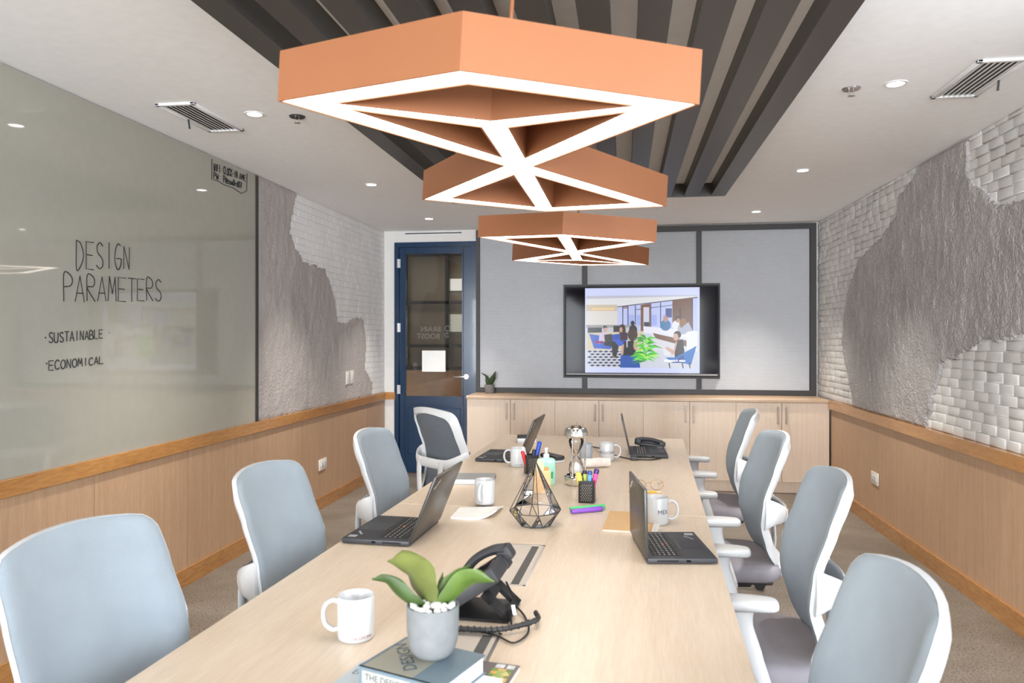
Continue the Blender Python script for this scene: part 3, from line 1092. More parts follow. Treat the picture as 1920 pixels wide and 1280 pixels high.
# little brain-and-bulb mark beside the words, seen from behind
X, Z_ = bw(-1.815, 1.455)
mk = MB()
for k, (dxx, dz, r_) in enumerate(((0, .045, .026), (-.012, .01, .018), (.012, -.02, .015), (0, -.045, .012))):
    mk.tube([(X - dxx - dx0 + r_ * math.cos(t_), .0285, Z_ + dz + r_ * math.sin(t_)) for t_ in [i * .45 for i in range(0, 11)]], .004, 5)
mk.build('window_emblem', sm, dr)
X0, Zt = bw(-2.087, 1.271)
X1, Zb = bw(-1.837, 1.051)
o = MB().box(X0, X1, YB + .0275, YB + .029, Zb, Zt).build('paper_sheet', 'paper', smooth=0)
tag(o, 'blank white sheet of paper stuck on the door glass', 'paper')
for z in (2.18, 1.51, .865):
    hg = MB()
    zz = bw(0, z)[1]
    hg.cyl((.048, -.016, zz - .045), (.048, -.016, zz + .045), .007, 10).box(.03, .066, -.014, -.010, zz - .045, zz + .045)
    hg.build('hinge', 'steel', dr)
HX, HZ = bw(-1.611, 1.003)
HX -= dx0
hd = MB()
hd.lathe([(.001, -.014), (.026, -.014), (.027, 0), (.001, 0)], 24, mx=Matrix.Translation((HX, y0_, HZ)) @ Matrix.Rotation(R(90), 4, 'X') @ Matrix.Scale(-1, 4, (0, 0, 1)))
hd.cyl((HX, y0_, HZ), (HX, y0_ - .055, HZ), .010, 12)
hd.tube([(HX, y0_ - .052, HZ), (HX - .03, y0_ - .056, HZ), (HX - .12, y0_ - .05, HZ - .004)], .009, 10)
hd.build('lever_handle', 'chrome', dr)

# ------------------------------------------------------------------ switches and outlets
def plate(name, label, cat, loc, rz, w, h, group=None, rockers=1):
    t = thing(name, label, cat, loc, rz, group)
    MB().box(-w / 2, w / 2, -.009, 0, -h / 2, h / 2, .003).build('plate', 'outlet', t)
    for k in range(rockers):
        c = (k - (rockers - 1) / 2) * w * .34
        MB().box(c - w * .15, c + w * .15, -.013, -.008, -h * .24, h * .24, .002).build('rocker' if name == 'light_switch' else 'socket', 'white', t)
    return t


plate('light_switch', 'slim white switch plate of the pair, the one farther from the blue door', 'switch', (LX + .014, 6.42, 1.045), R(90), .08, .118, 'pair of switch plates by the door')
plate('light_switch', 'slim white switch plate of the pair, the one closer to the blue door', 'switch', (LX + .014, 6.525, 1.047), R(90), .08, .118, 'pair of switch plates by the door')
plate('wall_outlet', 'white power outlet on the left wooden wall panelling', 'outlet', (LX + .013, 5.86, .364), R(90), .15, .09, 'power outlets on the wood panelling', 2)
plate('wall_outlet', 'white power outlet on the right wooden wall panelling', 'outlet', (rx(5.857) - .006, 5.857, .368), R(-90), .15, .09, 'power outlets on the wood panelling', 2)

# ------------------------------------------------------------------ the long table: two modules pushed together
TA = -R(2.09)
TH = .74


def table(label, cy, length, boxes):
    cx = -.353 + (cy - 1.4) * .0365
    t = thing('conference_table', label, 'table', (cx, cy, 0), TA, 'pale oak conference table modules')
    hl, hw_ = length / 2 - .0012, .603
    top = MB().box(-hw_, hw_, -hl, hl, TH - .028, TH, .0015, 1).build('tabletop', 'table', t, smooth=0)
    for sx in (-1, 1):
        for sy in (-1, 1):
            lg = MB().box(sx * .30 - .03, sx * .30 + .03, sy * (hl - .18) - .03, sy * (hl - .18) + .03, 0, TH - .075, .003, 1)
            lg.build('leg', 'white_metal', t, smooth=0)
    ap = MB()
    for sx in (-1, 1):
        ap.box(sx * .27 - .02, sx * .27 + .02, -hl + .15, hl - .15, TH - .08, TH - .029)
    for sy in (-1, 1):
        ap.box(-.27, .27, sy * (hl - .18) - .02, sy * (hl - .18) + .02, TH - .08, TH - .029)
    ap.build('underframe', 'white_metal', t, smooth=0)
    for (x, y) in boxes:      # flush power boxes
        lx = x - cx
        ly = y - cy
        c, s = math.cos(-TA), math.sin(-TA)
        lx, ly = c * lx - s * ly, s * lx + c * ly
        pb = MB()
        for (a, b_, c_, d) in ((-.066, -.058, -.20, .20), (.058, .066, -.20, .20), (-.066, .066, -.20, -.192), (-.066, .066, .192, .20)):
            pb.box(lx + a, lx + b_, ly + c_, ly + d, TH - .004, TH + .0008)
        p_ = pb.build('power_box', 'steel', t, smooth=0)
        MB().box(lx - .058, lx + .024, ly - .191, ly + .191, TH - .004, TH + .0006).build('lid', 'grommet', p_, smooth=0)
        MB().box(lx + .047, lx + .058, ly - .191, ly + .191, TH - .004, TH + .0006).build('lid_rail', 'grommet', p_, smooth=0)
        br = MB()
        br.box(lx + .024, lx + .047, ly - .191, ly + .185, TH - .004, TH + .0003)
        for k in range(46):
            yy = ly - .188 + k * .0081
            br.box(lx + .0245, lx + .0465, yy, yy + .004, TH + .0003, TH + .0007)
        br.build('brush_strip', plain('grey_brush', (.10, .095, .09), .9), p_, smooth=0)


table('near half of the long pale oak conference table', 1.805, 2.17, [(-.322, 2.195), (-.345, 1.47)])
table('far half of the long pale oak conference table, ending near the cabinets', 3.975, 2.17, [])


# ------------------------------------------------------------------ office chairs
def back_prof(t):
    """x of the back at height fraction t (0 bottom .. 1 top)"""
    pts = [(-.235, 0), (-.200, .16), (-.180, .34), (-.195, .55), (-.235, .78), (-.262, .93), (-.272, 1.0)]
    for (x0, t0), (x1, t1) in zip(pts, pts[1:]):
        if t <= t1:
            u = (t - t0) / (t1 - t0)
            u = u * u * (3 - 2 * u) * .35 + u * .65
            return x0 + (x1 - x0) * u
    return pts[-1][0]


BZ0, BZ1 = .445, .985


def half_w(t):
    w = .185 + .048 * min(1, t / .45) - .012 * max(0, (t - .55) / .45)
    return w


def back_pt(u, t, off=0., shrink=0.):
    """u -1..1 across; corners are rounded by pulling points in"""
    w = half_w(t) - shrink
    z0, z1 = BZ0 + shrink, BZ1 - shrink
    z = z0 + (z1 - z0) * t
    # rounded corners
    rad = .055
    y = u * w
    cyl_ = w - rad
    for zc, sgn in ((z1 - rad, 1), (z0 + rad, -1)):
        if (z - zc) * sgn > 0:
            dz = min(rad, abs(z - zc))
            lim = cyl_ + math.sqrt(max(0, rad * rad - dz * dz))
            y = u * lim
    crown = .014 * (1 - u * u) * max(0, (t - .8) / .2)
    x = back_prof(t) + .055 * (abs(y) / .235) ** 2.2 + off
    return Vector((x, y, z + crown))


def outline(off, shrink, n=16):
    P = []
    ts = [0, .012, .035, .07, .11] + [.11 + .78 * i / n for i in range(1, n)] + [.89, .93, .965, .988, 1]
    for t in ts:
        P.append(back_pt(1, t, off, shrink))
    for k in range(1, 8):
        P.append(back_pt(1 - 2 * k / 8, 1, off, shrink))
    for t in ts[::-1]:
        P.append(back_pt(-1, t, off, shrink))
    for k in range(1, 8):
        P.append(back_pt(-1 + 2 * k / 8, 0, off, shrink))
    return P


def make_chair(label):
    t = thing('office_chair', label, 'chair', (0, 0, 0), 0, 'grey and white office chairs around the table')
    # seat cushion
    mb = MB()
    rows = []
    n = 36
    for (z, g) in ((.402, .94), (.410, .985), (.432, 1.0), (.452, .985), (.464, .95), (.470, .85), (.472, .5), (.4725, .02)):
        row = []
        for i in range(n):
            a = 2 * PI * i / n
            ca, sa = math.cos(a), math.sin(a)
            e = 2 / 5.
            x = .242 * math.copysign(abs(ca) ** e, ca) * g + .005
            y = .238 * math.copysign(abs(sa) ** e, sa) * g
            zz = z - (.018 * max(0, (x - .12) / .12) ** 2 if z > .43 else 0) - .006 * (1 - min(1, (abs(y) / .2)) ** 2) * (1 if z > .46 else 0)
            row.append((x, y, zz))
        rows.append(row)
    mb.grid(rows, close_u=True, cap=True).build('seat', 'seat', t, smooth=50)
    mb = MB()
    mb.box(-.19, .20, -.20, .20, .385, .405, .01).build('seat_pan', 'black', t)
    # backrest front
    ts = [0, .012, .035, .07, .11, .17, .24, .31, .38, .45, .52, .59, .66, .73, .79, .84, .89, .93, .965, .988, 1]
    us = [-1, -.97, -.9, -.75, -.5, -.25, 0, .25, .5, .75, .9, .97, 1]
    mb = MB()
    fr_ = []
    for tt in ts:
        row = []
        for u in us:
            e = min(1, (1 - abs(u)) / .1, tt / .03 if tt < .03 else 1, (1 - tt) / .03 if tt > .97 else 1)
            row.append(back_pt(u, tt, .012 * e, .0015))
        fr_.append(row)
    mb.grid(fr_)
    b_ = mb.build('backrest', 'fabric', t, smooth=60)
    mb = MB()
    mb.grid([[back_pt(u, tt, -.006, .02) for u in us] for tt in ts])
    mb.build('mesh_back', 'fabric_back', t, smooth=60)
    # white shell rim behind the fabric
    mb = MB()
    o1, o2, o3, o4 = outline(-.001, .0005), outline(-.016, .001), outline(-.020, .034), outline(-.005, .040)
    o5 = outline(-.002, .010)
    mb.grid([o5, o1, o2, o3, o4, o5], close_u=True)
    mb.build('back_frame', 'white', t, smooth=60)
    # lumbar bow and spine
    mb = MB()
    for s in (-1, 1):
        p = bez([back_pt(s * .97, .45, -.010), back_pt(s * .95, .44, -.045) + Vector((-.006, 0, .004)), Vector((-.238, s * .165, .672)), Vector((-.258, s * .095, .672))], 6)
        n_ = len(p) - 1
        mb.tube(p, [.030 + .040 * (1 - i / n_) ** 2 for i in range(n_ + 1)], 12, flat=(1., .30))
    mb.tube(bez([(-.256, -.105, .670), (-.264, -.05, .672), (-.266, 0, .672), (-.264, .05, .672), (-.256, .105, .670)], 4), .024, 10, flat=(1.2, .42))
    for s in (-1, 1):
        mb.tube(bez([(-.258, s * .115, .685), (-.262, s * .11, .58), (-.262, s * .095, .48), (-.230, s * .07, .405), (-.14, s * .05, .385)], 6), .022, 8, flat=(.42, 1.1))
        mb.tube(bez([back_pt(s * .95, .03, -.016), Vector((-.235, s * .13, .425)), Vector((-.19, s * .08, .395))], 5), .016, 8)
    mb.build('back_support', 'white', t, smooth=60)
    # arms
    for s in (-1, 1):
        mb = MB()
        rows = []
        for (z, g) in ((.648, .80), (.654, .97), (.664, 1.), (.672, .96), (.676, .84), (.677, .3)):
            row = []
            for i in range(28):
                an = 2 * PI * i / 28
                ca, sa = math.cos(an), math.sin(an)
                e = 2 / 4.5
                xx = .128 * math.copysign(abs(ca) ** e, ca) * (1 - (1 - g) * .3)
                row.append((.085 + xx, s * .262 + .042 * math.copysign(abs(sa) ** e, sa) * g * (1 + .12 * ca), z - .010 * (xx / .128) ** 2 * (1 if xx > 0 else .3)))
            rows.append(row)
        mb.grid(rows, close_u=True, cap=True)
        mb.build('armrest', 'white', t, smooth=50)
        mb = MB()
        path = bez([(.075, s * .262, .652), (.066, s * .264, .625), (.045, s * .266, .56), (.012, s * .266, .46), (-.005, s * .258, .405), (-.01, s * .22, .388), (-.01, s * .12, .385)], 5)
        wd = []
        for p in path:
            k = max(0, (p.z - .585) / .07)
            wd.append(.030 + .040 * k ** 1.8 - (.002 if p.z < .5 else 0))
        # flat section: wide along x, thin sideways
        rows = []
        for i, p in enumerate(path):
            tn = (path[min(i + 1, len(path) - 1)] - path[max(i - 1, 0)]).normalized()
            ax = Vector((1, 0, 0)) - tn * tn.x
            ax.normalize()
            ay = tn.cross(ax)
            rows.append([p + ax * wd[i] * math.cos(2 * PI * j / 14) + ay * (.016 + .012 * max(0, (p.z - .6) / .05)) * math.sin(2 * PI * j / 14) for j in range(14)])
        mb.grid(rows, close_u=True, cap=True)
        mb.build('arm_post', 'white', t, smooth=60)
    # under the seat
    MB().box(-.13, .10, -.08, .08, .335, .388, .012).box(.02, .06, -.20, -.07, .355, .368, .004).build('tilt_mechanism', 'black', t)
    mb = MB()
    mb.cyl((0, 0, .22), (0, 0, .345), .028, 18).cyl((0, 0, .085), (0, 0, .25), .034, 18)
    mb.build('gas_cylinder', 'black', t)
    for k in range(5):
        a = 2 * PI * k / 5 + .3
        c, s = math.cos(a), math.sin(a)
        mb = MB()
        mb.tube([(.02 * c, .02 * s, .115), (.12 * c, .12 * s, .105), (.30 * c, .30 * s, .078)], [.030, .026, .018], 10, flat=(.8, 1))
        mb.build('base_leg', 'black', t)
        mb = MB()
        cx, cy = .305 * c, .305 * s
        for o_ in (-1, 1):
            q1 = Vector((cx - s * .010 * o_, cy + c * .010 * o_, .0275))
            q2 = Vector((cx - s * .026 * o_, cy + c * .026 * o_, .0275))
            mb.cyl(q1, q2, .0275, 16)
        mb.cyl((cx, cy, .03), (cx, cy, .075), .009, 8)
        mb.build('caster', 'black', t)
    return t


# (x, y, turn, label): 180 faces the left, 0 faces the right
chairs = [
    (.235, 1.40, 178, 'grey office chair nearest the camera on the right side of the table'),
    (.39, 2.44, 179, 'grey office chair on the right side, beside the near right laptop'),
    (.41, 3.39, 183, 'grey office chair on the right side, third one away from the camera'),
    (.47, 4.45, 178, 'grey office chair on the right side farthest away, close to the cabinets'),
    (-.945, 1.46, -5, 'grey office chair nearest the camera on the left side of the table'),
    (-.91, 2.28, -1, 'grey office chair on the left side, second from the camera'),
    (-.88, 3.22, -1, 'grey office chair on the left side, third from the camera'),
    (-.96, 4.475, 48, 'office chair by the blue door turned so its white rear frame and dark mesh show'),
]
first = make_chair(chairs[0][3])
for i, (x, y, a, lab) in enumerate(chairs):
    o = first if i == 0 else copy_tree(first)
    o.location = (x, y, 0)
    o.rotation_euler = (0, 0, R(a))
    o['label'] = lab


# ------------------------------------------------------------------ laptops
def laptop(label, loc, rz, w, d, open_deg, group='black laptops on the table'):
    """hinge along local y at x=0, user side +x"""
    t = thing('laptop', label, 'laptop', loc, rz, group)
    b = MB()
    b.box(0, d, -w / 2, w / 2, .003, .019, .004)
    base = b.build('base', 'black_soft', t)
    MB().box(.018, d - .015, -w / 2 + .02, w / 2 - .02, 0, .004).build('foot_strip', 'black', base)
    kd = MB()
    kx0, kx1 = .022, d * .52
    kd.box(kx0 - .003, kx1 + .003, -w / 2 + .022, w / 2 - .022, .0185, .0193)
    kd.build('keyboard_well', 'black', base, smooth=0)
    ks = MB()
    rws = 6
    kh = (kx1 - kx0) / rws
    for r_ in range(rws):
        n = 13
        kw = (w - .05) / n
        k = 0
        while k < n:
            span = 5 if (r_ == rws - 1 and k == 4) else 1
            y0 = -w / 2 + .025 + k * kw
            ks.box(kx0 + r_ * kh + .0012, kx0 + (r_ + 1) * kh - .0012, y0 + .0012, y0 + kw * span - .0012, .0188, .0212, .0008, 1)
            k += span
    kb = ks.build('keyboard', plain('keycap_black', (.022, .022, .024), .5), base, smooth=0)
    lg = MB()
    for r_ in range(1, rws - 1):
        for k in range(13):
            y0 = -w / 2 + .025 + k * (w - .05) / 13
            lg.box(kx0 + r_ * kh + .004, kx0 + r_ * kh + .0075, y0 + .006, y0 + .011, .0211, .02135)
    lg.build('key_legends', plain('legend_white', (.55, .55, .55), .6), kb, smooth=0)
    MB().ball((kx0 + kh * 3.4, -.01, .0215), .0042, (1, 1, .6)).build('pointing_stick', plain('pointer_red', (.55, .09, .035), .6), base)
    MB().box(kx1 + .018, d - .014, -.055, .045, .0186, .0194, .0004, 1).build('touchpad', plain('touchpad_dark', (.022, .022, .027), .3), base, smooth=0)
    MB().box(kx1 + .004, kx1 + .015, -.055, .045, .0186, .0202, .0006, 1).build('touchpad_buttons', plain('button_grey', (.05, .045, .042), .4), base, smooth=0)
    for s in (-1, 1):
        pv = MB()
        for k in range(14):
            pv.box(.03 + k * .0045, .0325 + k * .0045, s * w / 2 - .0006, s * w / 2 + .0006, .008, .014)
        MB().box(.115, .128, s * w / 2 - .0006, s * w / 2 + .0006, .008, .014).build('side_port', 'black_glossy', base, smooth=0)
        pv.build('vent_grille', 'black_glossy', base, smooth=0)
    MB().box(d - .04, d - .012, w / 2 - .045, w / 2 - .02, .0187, .0192).build('sticker', plain('silver_sticker', (.6, .6, .62), .3, .6), base, smooth=0)
    # lid: local frame turned about the hinge
    mx = Matrix.Translation((.004, 0, .018)) @ Matrix.Rotation(-R(open_deg - 90), 4, 'Y')
    h_ = d - .004
    lid = MB().box(-.010, -.0015, -w / 2, w / 2, 0, h_, .003, 2, mx=mx).build('lid', plain('lid_soft_black', (.040, .037, .033), .32), t)
    MB().box(-.0016, -.0004, -w / 2 + .003, w / 2 - .003, .003, h_ - .003, mx=mx).build('bezel', 'black', lid, smooth=0)
    MB().box(-.0006, .0002, -w / 2 + .012, w / 2 - .012, .022, h_ - .012, mx=mx).build('display', 'black_glossy', lid, smooth=0)
    sil = plain('silver_mark', (.75, .74, .72), .3, .8)
    rot = Matrix.Rotation(R(32), 3, 'Z')

    def lidpt(v):
        q_ = rot @ Vector((v.x, v.y, 0))
        return mx @ Vector((-.0103 - v.z, w / 2 - .050 - q_.x, h_ - .035 + q_.y))
    text_obj('lid_mark', 'ThinkPad', .014, sil, lid, lidpt)
    text_obj('palm_mark', 'ThinkPad', .012, sil, base, lambda v: Vector((d - .035 - (rot @ Vector((v.x, v.y, 0))).y, w / 2 - .075 + (rot @ Vector((v.x, v.y, 0))).x, .0193 + v.z)))
    hg = MB()
    for s in (-1, 1):
        hg.cyl((.003, s * w * .36 - .02, .016), (.003, s * w * .36 + .02, .016), .0055, 10)
    hg.build('hinge', 'black', base)
    return t


laptop('open black laptop facing left, before the second left chair', (-.668, 2.462, TH), R(180 - 3), .318, .232, 112)
laptop('open black laptop with upright lid on the right table edge, before the white mug', (.047, 2.385, TH), R(8), .305, .208, 91)
laptop('open black laptop at the far left end of the table behind a white mug', (-.548, 4.10, TH), R(180 - 4), .336, .235, 112)
laptop('open black laptop at the far right end of the table beside a desk phone', (.034, 4.365, TH), R(1), .336, .205, 103)


# ------------------------------------------------------------------ mugs
def mug(label, x, y, turn, text=None, ts=.018, th=.055, z=TH, col=(.05, .06, .10), tang=0., mirror=False):
    t = thing('mug', label, 'mug', (x, y, z), R(turn), 'white ceramic mugs on the table')
    r_, h_ = .0405, .096
    MB().lathe([(.001, .003), (.030, .003), (.032, 0), (.0365, .0005), (.0395, .004), (r_, .010), (r_, h_ - .003), (r_ - .0015, h_), (r_ - .0035, h_ - .002), (r_ - .004, .012), (r_ - .008, .007), (.001, .006)], 40).build('cup', 'ceramic', t, smooth=60)
    MB().tube(bez([(r_ - .002, 0, .080), (r_ + .012, 0, .083), (r_ + .028, 0, .072), (r_ + .033, 0, .050), (r_ + .027, 0, .028), (r_ + .012, 0, .018), (r_ - .002, 0, .021)], 5), .0062, 10, flat=(.85, 1.25)).build('handle', 'ceramic', t, smooth=60)
    if text:
        m_ = plain('mug_print', col, .5)

        def f(v):
            a = R(tang) + v.x / r_
            return Vector(((r_ + .0003 + v.z) * math.cos(a), (r_ + .0003 + v.z) * math.sin(a), th + v.y))
        text_obj('print', text, ts, m_, t, f, .0002)
    return t


# handle direction: local +x; print angle is relative to the handle
mug('white mug in the foreground, handle to the left, beside the potted orchid', -.592, 1.597, 186, '#CLOCKIN', .009, .012, col=(.35, .16, .15), tang=129)
mug('white mug on a white paper coaster behind the left laptop', -.548, 2.925, 262, z=TH + .0085)
mug('white mug at the far left behind a notebook, handle to the left', -.545, 3.845, 178, '#CLOCKIN', .009, .012, tang=106)
mug('white mug with dark lettering in front of the far right laptop', -.092, 4.10, 8, '#CLOCKIN', .019, .046, tang=-98)
mug('white mug half hidden behind the right laptop', .118, 2.735, 6, 'MEX', .021, .048, tang=-66)

# ------------------------------------------------------------------ napkin, books, plant
t = thing('paper_coaster', 'white square paper coaster with a curled edge under a mug near the left laptop', 'coaster', (-.548, 2.79, TH), R(0))
rows = []
for i in range(9):
    v = i / 8
    top, bot = [], []
    for j in range(13):
        u = j / 12
        x = -.085 + u * .165
        y = -.10 + v * .155 + u * .045 - .03 * (1 - v) * (1 - abs(2 * u - 1))
        z = .0022 + .024 * max(0, (u - .62) / .38) ** 2 * (1 - v) ** .6
        top.append((x, y, z + .0055))
        bot.append((x, y, z - .0020))
    rows.append(top + bot[::-1])
mb = MB()
mb.grid(rows, close_u=True, cap=True)
mb.build('coaster_sheet', 'paper', t, smooth=30)


def frame_from(p_near_left, p_far_left):
    d = Vector(p_far_left) - Vector(p_near_left)
    return math.atan2(d.y, d.x)


# stack at the near end of the table: booklets below, thick grey book on top
BZ = TH
o = thing('booklet', 'pale grey booklet at the bottom of the stack, peeking out on the left', 'booklet', (-.470, 1.33, BZ), R(-12))
MB().box(-.085, .10, -.13, .118, 0, .0012).build('back_cover', plain('booklet_grey', (.42, .47, .50), .6), o, smooth=0)
MB().box(-.083, .098, -.128, .116, .0012, .008).build('pages', 'cream', o, smooth=0)
MB().box(-.085, .10, -.13, .118, .008, .0095).build('front_cover', plain('booklet_cover', (.48, .54, .58), .6), o, smooth=0)
text_obj('cover_lettering', 'EI', .03, plain('lettering_grey', (.16, .18, .2), .6), o, lambda v: Vector((-.068 + v.x * .7, .07 + v.y, .0097 + v.z)))
o = thing('magazine', 'glossy magazine with a green and orange food photo and barcode, right side of the stack', 'magazine', (-.285, 1.375, BZ), R(-8))
MB().box(-.055, .062, -.14, .118, 0, .010).build('pages', 'cream', o, smooth=0)
mc = MB().box(-.055, .063, -.14, .119, .010, .0112).build('cover', plain('magazine_dark', (.12, .105, .10), .35), o, smooth=0)


def food_mat():
    m, nt, b = new_mat('food_photo')
    b.inputs['Roughness'].default_value = .3
    tc = nt.nodes.new('ShaderNodeTexCoord')
    v = N(nt, 'ShaderNodeTexVoronoi', Scale=75.)
    nt.links.new(tc.outputs['Object'], v.inputs['Vector'])
    r = nt.nodes.new('ShaderNodeValToRGB')
    r.color_ramp.interpolation = 'CONSTANT'
    cs = [(0, (.16, .28, .04)), (.25, (.62, .50, .18)), (.45, (.75, .38, .10)), (.6, (.30, .42, .10)), (.78, (.80, .72, .50)), (.9, (.10, .18, .04))]
    r.color_ramp.elements[0].color = (*cs[0][1], 1)
    r.color_ramp.elements[1].position = cs[1][0]
    r.color_ramp.elements[1].color = (*cs[1][1], 1)
    for p, c in cs[2:]:
        e = r.color_ramp.elements.new(p)
        e.color = (*c, 1)
    sp = nt.nodes.new('ShaderNodeSeparateColor')
    nt.links.new(v.outputs['Color'], sp.inputs['Color'])
    nt.links.new(sp.outputs[0], r.inputs['Fac'])
    nt.links.new(r.outputs['Color'], b.inputs['Base Color'])
    return m


MB().box(.014, .055, -.138, .094, .0112, .0116).build('food_photo', food_mat(), o, smooth=0)
bc = MB()
rng = random.Random(3)
x = .017
while x < .054:
    wv = rng.uniform(.0006, .0016)
    if not (.034 < x < .039):
        bc.box(x, x + wv, .098, .114, .0112, .0116)
    x += wv + rng.uniform(.0006, .0014)
bc.build('barcode', 'paper', mc, smooth=0)
o = thing('booklet', 'white booklet with a blue line, sticking out right from under the grey book', 'booklet', (-.345, 1.335, BZ + .0118), R(-14))
MB().box(-.125, .10, -.14, .085, 0, .011).build('pages', 'paper', o, smooth=0)
MB().box(-.126, .101, -.141, .086, .011, .0122).build('cover', plain('white_cover', (.82, .83, .85), .5), o, smooth=0)
MB().box(.055, .058, -.10, .035, .0122, .0125, mx=Matrix.Rotation(R(-6), 4, 'Z')).build('blue_line', plain('blue_line', (.05, .08, .22), .5), o, smooth=0)
# the thick grey book with the pot on it
ba = frame_from((-.488, 1.331), (-.446, 1.451))
bk = thing('book', 'thick blue-grey hardback titled DESIGN lying under the potted orchid', 'book', (-.488, 1.331, BZ + .0242), ba)
# local: +x along the short visible edge (away), -y to the right along the spine
L_, D_, T_ = .186, .150, .036
bgm = plain('book_blue_grey', (.135, .185, .22), .6, var=.06)
MB().box(0, D_, -L_, 0, 0, .0022).box(0, D_, -L_, 0, T_ - .0022, T_).box(0, .004, -L_, 0, 0, T_).build('cover', bgm, bk, smooth=0)
MB().box(.0035, D_ - .004, -L_ + .004, -.004, .0022, T_ - .0022).build('pages', 'paper', bk, smooth=0)
MB().box(.004, D_ - .006, -.118, -.008, T_ - .0003, T_ + .0003).build('title_panel', plain('title_panel_taupe', (.30, .29, .235), .6), bk, smooth=0)
MB().box(-.0004, .0006, -.118, -.008, .006, T_ - .007).build('spine_label', plain('spine_label_cream', (.37, .36, .31), .6), bk, smooth=0)
dk = plain('book_lettering', (.06, .085, .11), .6)
text_obj('title', 'DESIGN', .036, dk, bk, lambda v: Vector((.072 + (v.x - v.y) * .707, -.056 + (v.x + v.y) * .707, T_ + .0005 + v.z)))
text_obj('spine_title', 'THE DESIGN', .0165, dk, bk, lambda v: Vector((-.0006 - v.z, -.061 - v.x, T_ / 2 + v.y)))

pot = thing('potted_orchid', 'grey concrete pot with broad green orchid leaves and white pebbles on the grey book', 'plant', (-.362, 1.392, BZ + .0242 + .036 + .0005))
MB().lathe([(.001, 0), (.024, 0), (.034, .004), (.042, .014), (.047, .030), (.0495, .055), (.050, .097), (.0485, .0985), (.0455, .097), (.045, .085), (.001, .083)], 44).build('pot', 'concrete', pot, smooth=60)
MB().lathe([(.001, .084), (.045, .084)], 28).build('soil', plain('dark_soil', (.06, .045, .03), .95), pot)
rng = random.Random(11)
for k in range(36):
    if k < 17:
        a, rr, zz = 2 * PI * k / 17 + rng.uniform(-.1, .1), .0365, .0965
    else:
        a, rr, zz = rng.uniform(0, 2 * PI), rng.uniform(.006, .028), .0985
    MB().ball((rr * math.cos(a), rr * math.sin(a), zz + rng.uniform(-.001, .002)), rng.uniform(.0060, .0082), (rng.uniform(.85, 1.2), rng.uniform(.85, 1.2), .82), 9).build('pebble', 'pebble', pot, smooth=80)


def leaf(parent, pts, widths, m, twist=0., fold=.25, name='leaf', up=(0, 0, 1), thick=.0012):
    path = bez(pts, 5)
    n = len(path)
    rows = []
    for i, p in enumerate(path):
        t = i / (n - 1)
        tn = (path[min(i + 1, n - 1)] - path[max(i - 1, 0)]).normalized()
        f = t * (len(widths) - 1)
        k = min(int(f), len(widths) - 2)
        u_ = f - k
        u_ = u_ * u_ * (3 - 2 * u_)
        w_ = widths[k] * (1 - u_) + widths[k + 1] * u_
        side = tn.cross(Vector(up)).normalized()
        side = Matrix.Rotation(twist * t, 3, tn) @ side
        nor = side.cross(tn).normalized()
        rows.append([p + side * w_ * s + nor * (abs(s) ** 1.5) * w_ * fold for s in (-1, -.75, -.45, -.15, 0, .15, .45, .75, 1)])
    mb = MB()
    mb.grid(rows)
    bmesh.ops.solidify(mb.b, geom=mb.b.faces[:], thickness=thick)
    return mb.build(name, m, parent, smooth=80)


# leaf curves in the pot frame: x right, y away from the camera
leaf(pot, [(-.002, -.002, .088), (-.020, .004, .125), (-.050, .012, .162), (-.094, .012, .172)], [.008, .030, .050, .038, .003], 'leaf_pale', twist=-.5, fold=.22, up=(.35, 1, .15))
leaf(pot, [(-.006, -.008, .088), (-.045, -.012, .108), (-.085, -.012, .142), (-.118, -.010, .143)], [.008, .016, .018, .010, .002], plain('mid_green_leaf', (.085, .15, .04), .4, var=.3, scale=14), twist=.4, fold=.4, up=(0, .8, .6))  # lower left leaf, a deeper green than its neighbours
leaf(pot, [(.006, -.004, .088), (.030, .002, .112), (.058, .006, .142), (.085, .002, .152), (.120, -.004, .148)], [.007, .017, .021, .016, .002], 'leaf', twist=-.3, fold=.35, up=(-.3, .9, .5))
leaf(pot, [(.004, .006, .088), (.016, .018, .118), (.036, .028, .142), (.066, .034, .166)], [.006, .011, .014, .010, .0015], 'leaf', twist=.2, fold=.35, up=(-.2, 1, .3))
leaf(pot, [(.002, .012, .088), (.008, .022, .12), (.012, .030, .150)], [.005, .007, .006, .001], 'leaf', fold=.3, up=(-.2, 1, .1))

# small plant on the credenza
X, Z_ = bw(-1.343, .85)
sp = thing('potted_succulent', 'tiny dark-leaved plant in a grey pot on the countertop by the door', 'plant', (X + .002, 7.36, .8505))
MB().lathe([(.001, 0), (.042, 0), (.046, .004), (.050, .085), (.047, .087), (.044, .08), (.001, .075)], 28).build('pot', 'concrete_dark', sp, smooth=50)
for pts, ww in (([(0, 0, .075), (.02, 0, .12), (.045, .0, .17), (.062, .0, .222)], [.012, .026, .028, .016, .002]),
                ([(0, .01, .075), (-.01, .01, .12), (-.03, .01, .165), (-.09, .0, .205)], [.010, .016, .014, .010, .002]),
                ([(0, -.01, .075), (.015, -.015, .11), (.035, -.02, .15), (.04, -.02, .19)], [.010, .022, .024, .014, .002]),
                ([(-.005, -.008, .075), (-.02, -.012, .10), (-.03, -.012, .14), (-.035, -.01, .17)], [.010, .015, .014, .009, .002])):
    leaf(sp, pts, ww, 'leaf_dark', fold=.3, up=(0, 1, .1))

